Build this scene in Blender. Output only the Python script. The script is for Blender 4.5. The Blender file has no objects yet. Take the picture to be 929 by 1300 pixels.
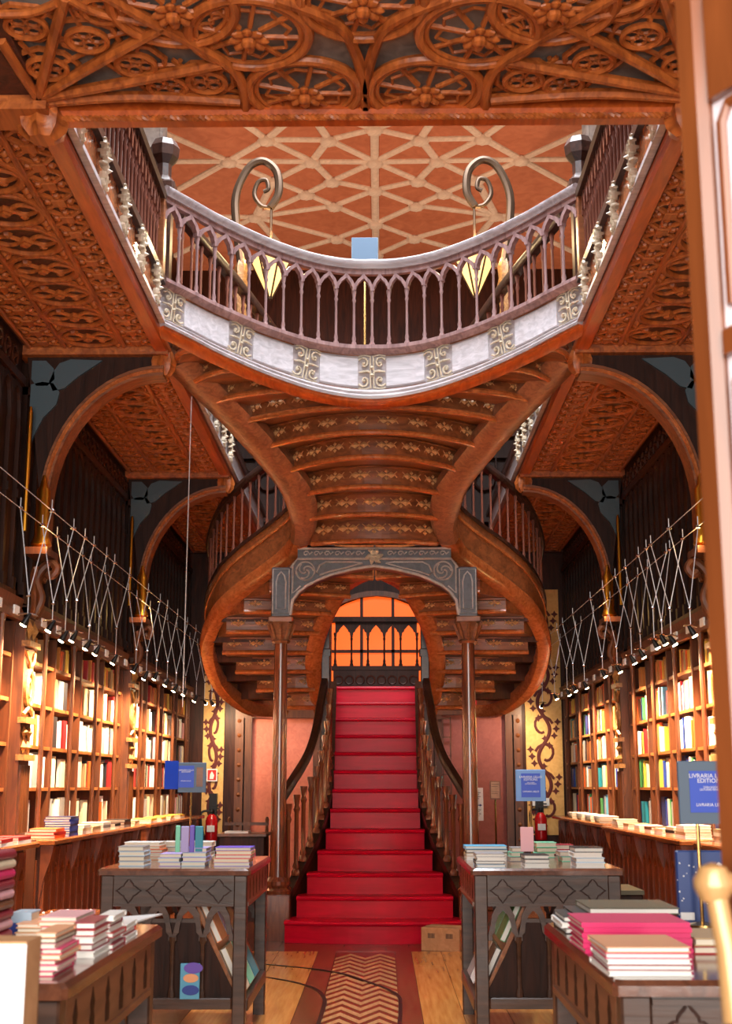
import bpy, math, random
from mathutils import Vector, Matrix
random.seed(7)
PI = math.pi
SC = bpy.context.scene
C = SC.collection

# ------------------------------------------------------------------ camera
FPX, HY, VX = 1650.0, 998.0, 485.0          # focal length in pixels of the 929x1300 frame, vanishing point
CAM = Vector((0.07, 0.0, 1.36))
PITCH = math.atan((HY-650)/FPX)
YAW = math.atan((VX-464.5)*math.cos(PITCH)/FPX)
cd = bpy.data.cameras.new('camera'); cam = bpy.data.objects.new('camera', cd); C.objects.link(cam)
cam.location = CAM
cam.rotation_euler = (PI/2+PITCH, 0, YAW)
cd.sensor_fit = 'VERTICAL'; cd.sensor_height = 36.0; cd.lens = FPX/1300*36
cd.clip_start = 0.05; cd.clip_end = 200
cd.dof.use_dof = True; cd.dof.focus_distance = 11.0; cd.dof.aperture_fstop = 6.3
SC.camera = cam
SC.view_settings.view_transform = 'Standard'; SC.view_settings.look = 'None'
SC.view_settings.gamma = 1.0; SC.view_settings.use_curve_mapping = False
SC.view_settings.exposure = 1.0

_F = Vector((-math.sin(YAW)*math.cos(PITCH), math.cos(YAW)*math.cos(PITCH), math.sin(PITCH)))
_R = Vector((math.cos(YAW), math.sin(YAW), 0)); _U = _R.cross(_F)
def at(x, y, X=None, Y=None, Z=None):
    """the point of the photo pixel's ray on the plane X=, Y= or Z="""
    d = _F*FPX + _R*(x-464.5) + _U*(650-y)
    if X is not None: t = (X-CAM.x)/d.x
    elif Y is not None: t = (Y-CAM.y)/d.y
    else: t = (Z-CAM.z)/d.z
    return CAM + d*t

# ------------------------------------------------------------------ world and large lights
w = bpy.data.worlds.new('world'); SC.world = w; w.use_nodes = True
bg = w.node_tree.nodes['Background']; bg.inputs[0].default_value = (1.0, 0.90, 0.78, 1); bg.inputs[1].default_value = 0.25
def area_light(name, loc, target, sx, sy, power, color):
    l = bpy.data.lights.new(name, 'AREA'); l.shape = 'RECTANGLE'; l.size = sx; l.size_y = sy; l.energy = power; l.color = color
    o = bpy.data.objects.new(name, l); C.objects.link(o); o.location = loc
    o.rotation_euler = (Vector(target)-Vector(loc)).to_track_quat('-Z', 'Y').to_euler()
    return o
def spot_light(name, loc, target, power, color, angle=70, blend=.6, r=.03, parent=None):
    l = bpy.data.lights.new(name, 'SPOT'); l.energy = power; l.color = color; l.spot_size = math.radians(angle); l.spot_blend = blend; l.shadow_soft_size = r
    o = bpy.data.objects.new(name, l); C.objects.link(o); o.location = loc
    o.rotation_euler = (Vector(target)-Vector(loc)).to_track_quat('-Z', 'Y').to_euler()
    if parent: o.parent = parent; o.location = Vector(loc)-parent.location
    return o
def point_light(name, loc, power, color, r=.05, parent=None):
    l = bpy.data.lights.new(name, 'POINT'); l.energy = power; l.color = color; l.shadow_soft_size = r
    o = bpy.data.objects.new(name, l); C.objects.link(o); o.location = loc
    if parent: o.parent = parent; o.location = Vector(loc)-parent.location
    return o
# daylight through the glazed shop front behind the visitor, and through the stained-glass skylight above the well
area_light('shopfront_daylight', (0, -1.6, 2.3), (0, 9, 3.0), 4.4, 4.0, 290, (1.0, 0.94, 0.87))
area_light('skylight_daylight', (0, 8.4, 8.62), (0, 8.4, 0), 2.6, 5.0, 520, (0.88, 0.94, 1.0))

# ------------------------------------------------------------------ materials
MATS = {}
def _mat(name):
    m = bpy.data.materials.new(name); m.use_nodes = True; MATS[name] = m
    return m, m.node_tree.nodes, m.node_tree.links, m.node_tree.nodes['Principled BSDF']
def lin(c):
    return tuple(((v/255)/12.92 if v <= 10 else (((v/255)+.055)/1.055)**2.4) for v in c)+(1,)
def plain(name, rgb, rough=.5, metal=0, emit=0, coat=0, alpha=1):
    m, n, l, b = _mat(name)
    b.inputs['Base Color'].default_value = lin(rgb); b.inputs['Roughness'].default_value = rough; b.inputs['Metallic'].default_value = metal
    if coat: b.inputs['Coat Weight'].default_value = coat
    if emit: b.inputs['Emission Color'].default_value = lin(rgb); b.inputs['Emission Strength'].default_value = emit
    return m
def wood(name, a, b_, scale=(3, 3, 3), stretch='Z', rough=.4, bump=.15, coat=0., contrast=(.3, .7), metal=0, spec=.5, dist=1.2):
    m, n, l, b = _mat(name)
    tc = n.new('ShaderNodeTexCoord'); mp = n.new('ShaderNodeMapping'); l.new(tc.outputs['Object'], mp.inputs[0])
    s = {'X': (.12, 1, 1), 'Y': (1, .12, 1), 'Z': (1, 1, .12), 'N': (1, 1, 1)}[stretch]
    mp.inputs['Scale'].default_value = tuple(scale[i]*s[i] for i in range(3))
    no = n.new('ShaderNodeTexNoise'); no.inputs['Scale'].default_value = 6; no.inputs['Detail'].default_value = 5; no.inputs['Distortion'].default_value = dist
    l.new(mp.outputs[0], no.inputs[0])
    cr = n.new('ShaderNodeValToRGB'); cr.color_ramp.elements[0].position = contrast[0]; cr.color_ramp.elements[1].position = contrast[1]
    cr.color_ramp.elements[0].color = lin(a); cr.color_ramp.elements[1].color = lin(b_)
    l.new(no.outputs[0], cr.inputs[0]); l.new(cr.outputs[0], b.inputs['Base Color'])
    bp = n.new('ShaderNodeBump'); bp.inputs['Strength'].default_value = bump; bp.inputs['Distance'].default_value = .01
    l.new(no.outputs[0], bp.inputs['Height']); l.new(bp.outputs[0], b.inputs['Normal'])
    b.inputs['Roughness'].default_value = rough; b.inputs['Metallic'].default_value = metal
    b.inputs['Specular IOR Level'].default_value = spec
    if coat: b.inputs['Coat Weight'].default_value = coat; b.inputs['Coat Roughness'].default_value = .12
    return m
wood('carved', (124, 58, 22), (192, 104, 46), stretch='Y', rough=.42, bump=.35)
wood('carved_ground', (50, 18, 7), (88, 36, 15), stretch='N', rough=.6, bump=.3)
wood('beam', (150, 62, 20), (196, 92, 34), stretch='Y', rough=.32, bump=.12)
wood('stair_wood', (98, 52, 28), (150, 88, 50), stretch='X', rough=.36, bump=.2)
wood('stair_band', (140, 72, 36), (190, 108, 58), stretch='N', rough=.24, bump=.12, coat=.25)
wood('neck_wood', (112, 66, 44), (160, 106, 74), stretch='N', rough=.34, bump=.2)  # stair band again, greyed: daylight on the neck put into its colour
wood('stair_carving', (168, 116, 72), (214, 162, 110), scale=(6, 6, 6), stretch='N', rough=.3, bump=.1)
wood('wing_wood', (92, 50, 40), (136, 84, 68), stretch='Z', rough=.25, bump=.08)
wood('silver_oak', (150, 140, 142), (190, 182, 186), stretch='X', rough=.34, bump=.15)
wood('silver_panel', (180, 176, 182), (214, 210, 216), scale=(4, 4, 4), stretch='X', rough=.4, bump=.08)
wood('mauve_wood', (120, 92, 92), (168, 136, 134), stretch='Z', rough=.3, bump=.1)
wood('column_wood', (86, 42, 26), (136, 74, 46), stretch='Z', rough=.16, bump=.05, coat=.6)
wood('table_wood', (54, 36, 28), (86, 60, 48), stretch='X', rough=.33, bump=.15, coat=.2)
wood('table_top_wood', (86, 50, 36), (122, 74, 52), stretch='Y', rough=.14, bump=.04, coat=.5)
wood('table_side_wood', (96, 60, 44), (140, 92, 66), stretch='Y', rough=.3, bump=.15)
wood('dark_wood', (42, 18, 10), (76, 36, 22), stretch='Z', rough=.45, bump=.25, spec=.25)
wood('darker_wood', (34, 16, 10), (58, 30, 20), stretch='Z', rough=.5, bump=.25, spec=.2)
wood('rail_wood', (38, 22, 16), (70, 42, 32), stretch='N', rough=.3, bump=.06, spec=.4)
wood('shelf_wood', (124, 68, 30), (168, 100, 50), stretch='Y', rough=.35, bump=.1)
wood('case_wood', (76, 38, 18), (114, 62, 32), stretch='Z', rough=.4, bump=.12)
wood('case_back', (54, 30, 18), (82, 48, 30), stretch='Z', rough=.6, bump=.1)
wood('counter_wood', (84, 36, 16), (140, 68, 30), stretch='Z', rough=.34, bump=.2)
wood('counter_top', (120, 58, 26), (168, 92, 46), stretch='Y', rough=.2, bump=.05, coat=.3)
wood('grey_arch', (46, 44, 50), (70, 66, 72), stretch='N', rough=.35, bump=.2)
wood('grey_relief', (150, 138, 134), (180, 168, 162), stretch='N', rough=.4, bump=.1)
wood('floor_oak', (196, 120, 54), (226, 154, 80), scale=(6, 3, 6), stretch='Y', rough=.22, bump=.03, coat=.2, dist=.2)
wood('floor_brown', (100, 50, 30), (132, 76, 46), scale=(6, 3, 6), stretch='Y', rough=.22, bump=.03, coat=.2, dist=.2)
wood('inlay_dark', (104, 50, 28), (124, 64, 36), scale=(4, 4, 4), stretch='Y', rough=.22, bump=.03, coat=.2)
wood('inlay_light', (192, 134, 84), (214, 160, 106), scale=(4, 4, 4), stretch='Y', rough=.22, bump=.03, coat=.2)
wood('vault_plaster', (172, 90, 56), (192, 108, 72), scale=(1, 1, 1), stretch='N', rough=.8, bump=.05)
wood('vault_rib', (206, 172, 150), (226, 194, 172), scale=(2, 2, 2), stretch='N', rough=.7, bump=.05)
wood('stone_grey', (150, 146, 146), (186, 182, 180), scale=(2, 2, 2), stretch='N', rough=.7, bump=.1)
wood('panel_grey', (120, 108, 102), (152, 138, 128), scale=(2, 2, 2), stretch='N', rough=.6, bump=.1)
wood('gold_wood', (128, 82, 42), (186, 132, 74), scale=(5, 5, 5), stretch='N', rough=.35, bump=.35)
wood('gilt_stone', (176, 160, 138), (210, 196, 174), scale=(5, 5, 5), stretch='N', rough=.35, bump=.3)
wood('pink_wall', (206, 116, 96), (222, 134, 112), scale=(2, 2, 2), stretch='N', rough=.8, bump=.04)
wood('plum_wall', (138, 70, 62), (156, 84, 74), scale=(2, 2, 2), stretch='N', rough=.7, bump=.03)
wood('ochre_panel', (222, 168, 96), (240, 192, 120), scale=(2, 2, 2), stretch='N', rough=.7, bump=.02)
wood('red_floorcloth', (190, 0, 34), (214, 2, 48), scale=(2, 2, 2), stretch='X', rough=.36, bump=.05, spec=.22)
wood('cardboard', (176, 128, 86), (196, 148, 104), scale=(3, 3, 3), stretch='N', rough=.8, bump=.03)
wood('door_wood', (92, 46, 20), (120, 64, 30), scale=(2, 2, 2), stretch='Z', rough=.28, bump=.06, coat=.3)
plain('brass', (206, 168, 104), .25, 1); plain('old_brass', (78, 58, 42), .45, .6); plain('steel', (190, 190, 196), .25, 1)
plain('gilt', (236, 172, 60), .28, 1); plain('black_metal', (24, 22, 24), .4, .3); plain('wire', (222, 222, 226), .4, .3)
plain('ivory_brass', (176, 136, 88), .25, .2, coat=.4)
plain('white_paper', (240, 238, 232), .7); plain('page', (236, 226, 206), .8); plain('white_card', (236, 234, 234), .6)
plain('print_dark', (52, 34, 34), .7); plain('print_brown', (92, 30, 26), .7); plain('print_blue', (40, 40, 120), .6)
plain('glass_grey', (70, 84, 92), .35); plain('rail_steel', (66, 58, 54), .35, .8)
plain('extinguisher_red', (190, 22, 28), .25, coat=.4); plain('sign_red', (206, 40, 32), .5)
plain('sign_blue', (36, 74, 190), .45); plain('sign_blue_edge', (96, 142, 200), .35); plain('navy', (30, 58, 120), .4)
plain('slate_card', (84, 102, 122), .5); plain('lamp_on', (255, 226, 170), .4, emit=34)
plain('lantern_glass', (255, 200, 120), .4, emit=1.0)
plain('window_glow', (255, 98, 18), .4, emit=.46)
plain('door_glass', (214, 206, 214), .06, 0, coat=1)
plain('screen_blue', (26, 58, 88), .5)
BOOKC = {'cream': (232, 216, 184), 'white': (242, 240, 236), 'amber': (206, 132, 58), 'orange': (222, 92, 32), 'red': (176, 30, 32), 'crimson': (150, 24, 52),
    'blue': (44, 70, 160), 'navy': (28, 36, 84), 'teal': (36, 140, 160), 'sky blue': (96, 176, 214), 'green': (70, 150, 84), 'yellow': (232, 190, 70), 'grey': (150, 146, 146),
    'brown': (112, 66, 38), 'black': (34, 30, 32), 'pink': (222, 60, 110), 'pale pink': (234, 176, 184), 'magenta': (224, 22, 104), 'mint': (128, 214, 180), 'lilac': (176, 160, 214),
    'pale blue': (178, 204, 226), 'tan': (190, 156, 112), 'violet': (110, 84, 190), 'peach': (238, 172, 128), 'olive': (84, 78, 54)}
for k, v in BOOKC.items(): plain('book_'+k.replace(' ', '_'), v, .45)
def bm_(k): return MATS['book_'+k.replace(' ', '_')]

# ------------------------------------------------------------------ mesh builder
class MB:
    def __init__(s, M=None): s.v = []; s.f = []; s.M = M
    def add(s, vs, fs):
        o = len(s.v)
        if s.M is not None: vs = [s.M @ Vector(p) for p in vs]
        s.v += [tuple(p) for p in vs]; s.f += [tuple(i+o for i in f) for f in fs]
        return s
    def box(s, x0, x1, y0, y1, z0, z1):
        return s.add([(x0, y0, z0), (x1, y0, z0), (x1, y1, z0), (x0, y1, z0), (x0, y0, z1), (x1, y0, z1), (x1, y1, z1), (x0, y1, z1)],
            [(0, 3, 2, 1), (4, 5, 6, 7), (0, 1, 5, 4), (1, 2, 6, 5), (2, 3, 7, 6), (3, 0, 4, 7)])
    def bbox(s, x0, x1, y0, y1, z0, z1, b=.006):
        """box with chamfered vertical and top edges"""
        def ring(d, z): return [(x0+d+b, y0+d, z), (x1-d-b, y0+d, z), (x1-d, y0+d+b, z), (x1-d, y1-d-b, z), (x1-d-b, y1-d, z), (x0+d+b, y1-d, z), (x0+d, y1-d-b, z), (x0+d, y0+d+b, z)]
        vs = ring(0, z0)+ring(0, z1-b)+ring(b, z1); fs = [tuple(range(7, -1, -1)), tuple(range(16, 24))]
        for r in (0, 8):
            for i in range(8): j = (i+1) % 8; fs.append((r+i, r+j, r+8+j, r+8+i))
        return s.add(vs, fs)
    def prism(s, poly, a, b, plane='XY'):
        """polygon extruded from a to b along the axis normal to the plane"""
        mk = {'XY': lambda p, t: (p[0], p[1], t), 'XZ': lambda p, t: (p[0], t, p[1]), 'YZ': lambda p, t: (t, p[0], p[1])}[plane]
        n = len(poly); vs = [mk(p, a) for p in poly]+[mk(p, b) for p in poly]
        return s.add(vs, [tuple(range(n))[::-1], tuple(range(n, 2*n))]+[(i, (i+1) % n, n+(i+1) % n, n+i) for i in range(n)])
    def strip(s, A, B, a, b, plane='XZ', closed=False):
        """solid between two matching curves, extruded from a to b"""
        mk = {'XY': lambda p, t: (p[0], p[1], t), 'XZ': lambda p, t: (p[0], t, p[1]), 'YZ': lambda p, t: (t, p[0], p[1])}[plane]
        n = len(A); vs = [mk(p, a) for p in A]+[mk(p, a) for p in B]+[mk(p, b) for p in A]+[mk(p, b) for p in B]; fs = []
        for i in range(n if closed else n-1):
            j = (i+1) % n
            fs += [(i, j, n+j, n+i), (2*n+i, 3*n+i, 3*n+j, 2*n+j), (i, 2*n+i, 2*n+j, j), (n+i, n+j, 3*n+j, 3*n+i)]
        if not closed: fs += [(0, n, 3*n, 2*n), (n-1, 3*n-1, 4*n-1, 2*n-1)]
        return s.add(vs, fs)
    def tube(s, path, r, n=8, closed=False, flat=1.0, ax=None):
        P = [Vector(p) for p in path]; m = len(P); R = r if isinstance(r, (list, tuple)) else [r]*m; vs = []; fs = []
        prev = None
        for i in range(m):
            d = (P[(i+1) % m]-P[i-1]) if closed else (P[min(i+1, m-1)]-P[max(i-1, 0)])
            d = d.normalized() if d.length > 1e-9 else Vector((0, 0, 1))
            ref = prev if prev is not None else (Vector((0, 0, 1)) if abs(d.z) < .9 else Vector((1, 0, 0)))
            if ax is not None: ref = Vector(ax)
            u = ref - d*ref.dot(d); u = u.normalized() if u.length > 1e-6 else d.orthogonal().normalized(); v = d.cross(u); prev = u
            for k in range(n):
                t = 2*PI*k/n; vs.append(P[i]+(u*math.cos(t)*flat+v*math.sin(t))*R[i])
        for i in range(m if closed else m-1):
            for k in range(n):
                a = i*n+k; b = i*n+(k+1) % n; i2 = (i+1) % m; fs.append((a, b, i2*n+(k+1) % n, i2*n+k))
        if not closed: fs += [tuple(range(n))[::-1], tuple(range((m-1)*n, m*n))]
        return s.add(vs, fs)
    def lathe(s, prof, n=12, c=(0, 0, 0), lobes=0, la=0):
        vs = []; fs = []; m = len(prof)
        for (r, z) in prof:
            for k in range(n):
                t = 2*PI*k/n; q = r*(1+la*math.cos(lobes*t)) if lobes else r; vs.append((c[0]+q*math.cos(t), c[1]+q*math.sin(t), c[2]+z))
        for i in range(m-1):
            for k in range(n): fs.append((i*n+k, i*n+(k+1) % n, (i+1)*n+(k+1) % n, (i+1)*n+k))
        fs += [tuple(range(n))[::-1], tuple(range((m-1)*n, m*n))]
        return s.add(vs, fs)
    def sweep(s, path, prof, closed=False):
        """profile points (u sideways in plan, w up) carried along a path; u is to the right of the direction"""
        P = [Vector(p) for p in path]; m = len(P); n = len(prof); vs = []; fs = []
        for i in range(m):
            d = (P[(i+1) % m]-P[i-1]) if closed else (P[min(i+1, m-1)]-P[max(i-1, 0)])
            d.z = 0; d = d.normalized() if d.length > 1e-9 else Vector((0, 1, 0)); u = Vector((d.y, -d.x, 0))
            for (a, b) in prof: vs.append(P[i]+u*a+Vector((0, 0, b)))
        for i in range(m if closed else m-1):
            i2 = (i+1) % m
            for k in range(n): fs.append((i*n+k, i*n+(k+1) % n, i2*n+(k+1) % n, i2*n+k))
        if not closed: fs += [tuple(range(n))[::-1], tuple(range((m-1)*n, m*n))]
        return s.add(vs, fs)
    def mesh(s, name, mats, smooth=False, off=(0, 0, 0)):
        me = bpy.data.meshes.new(name); o = Vector(off)
        me.from_pydata([tuple(Vector(p)-o) for p in s.v], [], s.f)
        for m in (mats if isinstance(mats, (list, tuple)) else [mats]): me.materials.append(MATS[m] if isinstance(m, str) else m)
        import bmesh
        b = bmesh.new(); b.from_mesh(me); bmesh.ops.recalc_face_normals(b, faces=b.faces)
        if smooth:
            for f in b.faces: f.smooth = True
            for e in b.edges:
                if len(e.link_faces) == 2 and e.calc_face_angle(0) > .7: e.smooth = False
        b.to_mesh(me); b.free()
        return me
    def build(s, name, mat, parent=None, smooth=False, world=True):
        off = wloc(parent) if (parent is not None and world) else (0, 0, 0)
        o = bpy.data.objects.new(name, s.mesh(name, mat, smooth, off)); C.objects.link(o)
        if parent is not None: o.parent = parent
        return o
def wloc(o):
    v = Vector((0, 0, 0))
    while o is not None: v += o.location; o = o.parent
    return v
def inst(name, me, parent=None, loc=(0, 0, 0), rot=(0, 0, 0), scale=(1, 1, 1), world=True):
    o = bpy.data.objects.new(name, me); C.objects.link(o)
    o.location = Vector(loc)-(wloc(parent) if (parent is not None and world) else Vector((0, 0, 0))); o.rotation_euler = rot; o.scale = scale
    if parent is not None: o.parent = parent
    return o
def tag(o, label=None, cat=None, group=None, kind=None):
    if label: o['label'] = label
    if cat: o['category'] = cat
    if group: o['group'] = group
    if kind: o['kind'] = kind
    return o
def thing(name, label, cat, loc=(0, 0, 0), rotz=0, group=None):
    o = bpy.data.objects.new(name, None); C.objects.link(o); o.location = loc; o.rotation_euler = (0, 0, rotz); o.empty_display_size = .1
    return tag(o, label, cat, group)
def struct(o, label=None, cat=None): return tag(o, label, cat, kind='structure')
def dup(root, loc=None, rotz=None, label=None, group=None):
    r = root.copy(); C.objects.link(r)
    if loc is not None: r.location = loc
    if rotz is not None: r.rotation_euler = (0, 0, rotz)
    if label: r['label'] = label
    if group: r['group'] = group
    for ch in list(root.children):
        c = ch.copy(); C.objects.link(c); c.parent = r
        for g in list(ch.children):
            d = g.copy(); C.objects.link(d); d.parent = c
    return r
def smooth_path(pts, n=6, closed=False):
    P = [Vector(p) for p in pts]; m = len(P); out = []
    for i in range(m if closed else m-1):
        if closed: a, b, c, d = P[i-1], P[i], P[(i+1) % m], P[(i+2) % m]
        else: a, b, c, d = P[max(i-1, 0)], P[i], P[i+1], P[min(i+2, m-1)]
        for k in range(n):
            t = k/n; out.append(.5*((2*b)+(c-a)*t+(2*a-5*b+4*c-d)*t*t+(3*b-a-3*c+d)*t**3))
    if not closed: out.append(P[-1])
    return out
def along(path, step, start=0., end=None):
    """points at equal plan steps along a path: (point, direction angle, slope)"""
    P = [Vector(p) for p in path]; L = [0]
    for i in range(1, len(P)): L.append(L[-1]+(P[i]-P[i-1]).xy.length)
    out = []; s = start; end = L[-1] if end is None else end
    while s <= end+1e-6:
        i = 1
        while i < len(P)-1 and L[i] < s: i += 1
        t = (s-L[i-1])/max(1e-9, L[i]-L[i-1]); d = P[i]-P[i-1]
        out.append((P[i-1]+d*t, math.atan2(d.y, d.x), d.z/max(1e-9, d.xy.length))); s += step
    return out
def mirx(pts): return [(-p[0],)+tuple(p[1:]) for p in pts]
ORD = ['first', 'second', 'third', 'fourth', 'fifth', 'sixth', 'seventh', 'eighth', 'ninth', 'tenth', 'eleventh', 'twelfth', 'thirteenth', 'fourteenth', 'fifteenth', 'sixteenth', 'seventeenth', 'eighteenth']
# ================================================================== THE SETTING
HW = 1.47            # half width of the well between the galleries
SOF = 4.43           # underside of the gallery beams
FLOOR2 = 4.80
YB = 17.4            # back wall
BAYS = [(5.62, 8.92), (9.12, 12.75), (12.95, 17.3)]
PILY = [9.02, 12.85]

# ---- floor: oak and brown boards along the shop, an inlaid zigzag band, a cross band before the stairs
fl = MB().box(-3.2, 3.2, -2, 20, -.15, -.012).build('floor', 'floor_brown')
struct(fl, 'polished timber floor with oak boards and a zigzag inlay down the aisle', 'floor')
edges = [(-2.5, -2.05, 'floor_oak'), (-2.05, -1.75, 'floor_brown'), (-1.75, -1.45, 'floor_oak'), (-1.45, -1.12, 'floor_brown'), (-1.12, -.80, 'floor_oak'), (-.80, -.47, 'floor_oak'), (-.47, -.315, 'floor_brown'),
    (.175, .31, 'floor_brown'), (.31, .56, 'floor_oak'), (.56, .84, 'floor_oak'), (.84, 1.14, 'floor_oak'), (1.14, 1.45, 'floor_brown'), (1.45, 1.75, 'floor_oak'), (1.75, 2.05, 'floor_brown'), (2.05, 2.5, 'floor_oak')]
for i, (a, b, m) in enumerate(edges):
    cuts = [1.0, 3.4+.7*(i % 3), 6.6+.5*(i % 4), 9.4+.6*(i % 3), 11.45]
    for y0, y1 in zip(cuts, cuts[1:]): MB().box(a+.002, b-.002, y0+.002, y1-.002, -.012, 0).build('plank', m, fl)
for i, (a, b) in enumerate([(-2.5, -1.2), (-1.2, .1), (.1, 1.3), (1.3, 2.5)]):
    MB().box(a+.002, b-.002, 11.45, 11.75, -.012, 0).build('plank', 'floor_brown' if i % 2 else 'inlay_dark', fl)
for i in range(9): MB().box(-2.5+i*.56, -1.945+i*.56, 11.752, 17.3, -.012, 0).build('plank', 'floor_brown' if i % 2 else 'inlay_dark', fl)
MB().box(-.313, .173, 5.0, 11.45, -.012, -.001).build('inlay_ground', 'inlay_dark', fl)
zz = [(-.31+.12*k, (.27 if k % 2 else 0)) for k in range(5)]
zmb = MB().strip([(x, y) for x, y in zz], [(x, y+.11) for x, y in zz], -.01, .0005, 'XY').mesh('zigzag_strip', 'inlay_light')
for k in range(22): inst('zigzag_strip', zmb, fl, (0, 6.3+k*.22, 0))
for pts in ([(335, 1224), (419, 1233), (471, 1248), (504, 1263), (508, 1282), (507, 1300), (505, 1325)], [(335, 1240), (374, 1247), (401, 1256), (412, 1269), (409, 1285), (404, 1300), (398, 1325)]):
    P = smooth_path([at(x, y, Z=.002) for x, y in pts], 6)
    MB().sweep(P, [(-.012, -.004), (.012, -.004), (.012, .003), (-.012, .003)]).build('cart_track', 'rail_steel', fl)

# ---- outer walls
for s, nm in ((-1, 'left'), (1, 'right')):
    wl = MB().box(min(s*2.85, s*3.0), max(s*2.85, s*3.0), 0, 20.6, 0, 8.75).build('wall_'+nm, 'dark_wood')
    struct(wl, 'dark panelled %s wall above the bookcases' % nm, 'wall')
    # dark gothic panelling above the bookcases: board, mullions with pointed heads, rails, frieze
    X0 = s*2.52
    mull = MB().box(-.03, .03, -.022, .022, 0, 1.15)
    mull.box(-.045, .045, -.03, .03, -.05, .06).box(-.045, .045, -.034, .034, .62, .68)
    h = [( .022-.0*k, 0) for k in range(1)]
    mm = mull.mesh('mullion', 'darker_wood')
    A = [(-.11+.11*(1-math.cos(t*PI/12)), .0+.28*math.sin(t*PI/12)) for t in range(7)]
    A = A+[(-x, z) for x, z in reversed(A[:-1])]
    head = MB().strip([(p[0], p[1]) for p in A], [(p[0]*1.0, max(p[1]+.06, .30)) for p in A], -.02, .02, 'YZ')
    hm = head.mesh('lancet_head', 'darker_wood')
    studm = MB().lathe([(.0, -.02), (.035, -.015), (.04, .0), (.02, .02), (.0, .03)], 8).mesh('stud', 'dark_wood')
    for y0, y1 in [(7.4, 8.92)]+BAYS[1:]:
        bd = MB().box(min(X0, s*2.85), max(X0, s*2.85), y0, y1, 2.62, SOF+.05).build('panelling', 'darker_wood', wl)
        n = int((y1-y0)/.23)
        for k in range(n+1):
            y = y0+.03+k*(y1-y0-.06)/n
            inst('mullion', mm, bd, (X0, y, 2.72))
            if k < n: inst('lancet_head', hm, bd, (X0-s*.005, y+.5*(y1-y0-.06)/n, 3.85), scale=(1, (y1-y0-.06)/n/.23, 1))
        MB().sweep([(X0, y0, 4.2), (X0, y1, 4.2)], [(-.04, -.03), (.04, -.03), (.04, .03), (-.04, .03)]).build('rail', 'dark_wood', bd)
        MB().sweep([(X0, y0, 2.66), (X0, y1, 2.66)], [(-.05, -.03), (.05, -.03), (.05, .03), (-.05, .03)]).build('rail', 'dark_wood', bd)
        k = y0+.12
        fm = MB().tube([(X0-s*.02, .07*math.cos(t*PI/4), .07*math.sin(t*PI/4)) for t in range(8)], .014, 5, True)
        fm.lathe([(.0, -.03), (.03, 0), (.0, .03)], 6, (X0-s*.02, 0, 0)); fme = fm.mesh('frieze_ring', 'dark_wood')
        while k < y1-.08: inst('frieze_ring', fme, bd, (0, k, 4.32)); k += .19

# back wall of the ground floor with openings suggested by frames and coloured panels
bw = MB().box(-3, 3, YB, YB+.15, 0, 4.45).build('wall_back', 'dark_wood')
struct(bw, 'dark back wall behind the staircase with painted ochre scroll panels', 'wall')
def px_box(x0, x1, ya, yb, Y, th, mat, name, parent, fwd=0):
    a = at(x0, yb, Y=Y); b = at(x1, ya, Y=Y)
    return MB().box(a.x, b.x, Y-th-fwd, Y-fwd, a.z, b.z).build(name, mat, parent)
def scroll_panel(x0, x1, s):
    a = at(x0, 1060, Y=YB); b = at(x1, 700, Y=YB)
    p = MB().box(a.x, b.x, YB-.03, YB, a.z, 3.95).build('scroll_panel', 'ochre_panel', bw)
    cx = (a.x+b.x)/2; wd = (b.x-a.x); Y = YB-.034
    z0 = a.z+.1; per = .62
    pts = []
    for k in range(200):
        z = z0+k*.018
        if z > 3.9: break
        pts.append((cx+s*wd*.16*math.sin(2*PI*(z-z0)/per/1.15), Y, z))
    MB().tube(pts, .027, 6, flat=.3, ax=(0, 1, 0)).build('scroll_stem', 'print_brown', p)
    z = z0+.05; sg = s
    while z < 3.5:
        cxx = cx-sg*wd*.05
        sp = [(cxx+sg*(wd*.30-.012*t*.5)*math.cos(.5*t+.2)*(1-.03*t), Y-.001, z+.18+(.13-.004*t)*math.sin(.5*t+.2)) for t in range(11)]
        mb = MB().tube(sp, .02, 6, flat=.3, ax=(0, 1, 0))
        for (u, v, r) in ((sg*wd*.34, .02, .042), (sg*wd*.38, .11, .04), (sg*wd*.28, -.07, .04), (-sg*wd*.14, .16, .042), (-sg*wd*.02, .25, .038)):
            cxp, czp = cx+u, z+.12+v
            mb.prism([(cxp+r*math.cos(q*PI/4)*(1.25 if q % 2 == 0 else .62), czp+r*math.sin(q*PI/4)*(1.25 if q % 2 == 0 else .62)) for q in range(8)], Y-.003, Y+.003, 'XZ')
        mb.build('scroll_leaf', 'print_brown', p); z += per*.575; sg = -sg
    return p
scroll_panel(255, 290, 1); scroll_panel(670, 706, -1)
def door_frame(x0, x1, ytop, mat, name, s):
    a = at(x0, 1075, Y=YB); b = at(x1, ytop, Y=YB)
    d = MB().box(a.x, b.x, YB-.02, YB, 0, b.z).build(name, mat)
    for u0, u1 in ((a.x-.09, a.x), (b.x, b.x+.09), (a.x-.22, a.x-.11), (b.x+.11, b.x+.22)):
        MB().box(u0, u1, YB-.09, YB, 0, b.z+.1).build('jamb', 'case_wood', d)
    MB().box(a.x-.22, b.x+.22, YB-.1, YB, b.z, b.z+.16).build('lintel', 'case_wood', d)
    for k in range(12):
        for u in (a.x-.165, b.x+.165): MB().lathe([(.0, -.03), (.03, -.02), (.03, 0), (0, .02)], 8, (0, 0, 0)).build('stud', 'stair_wood', d).matrix_local = Matrix.Translation((u, YB-.09, .3+k*.19)) @ Matrix.Rotation(PI/2, 4, 'X')
    return d
struct(door_frame(318, 398, 912, 'pink_wall', 'door_1', -1), 'pink lit doorway beneath the left stair flight', 'door')
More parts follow.
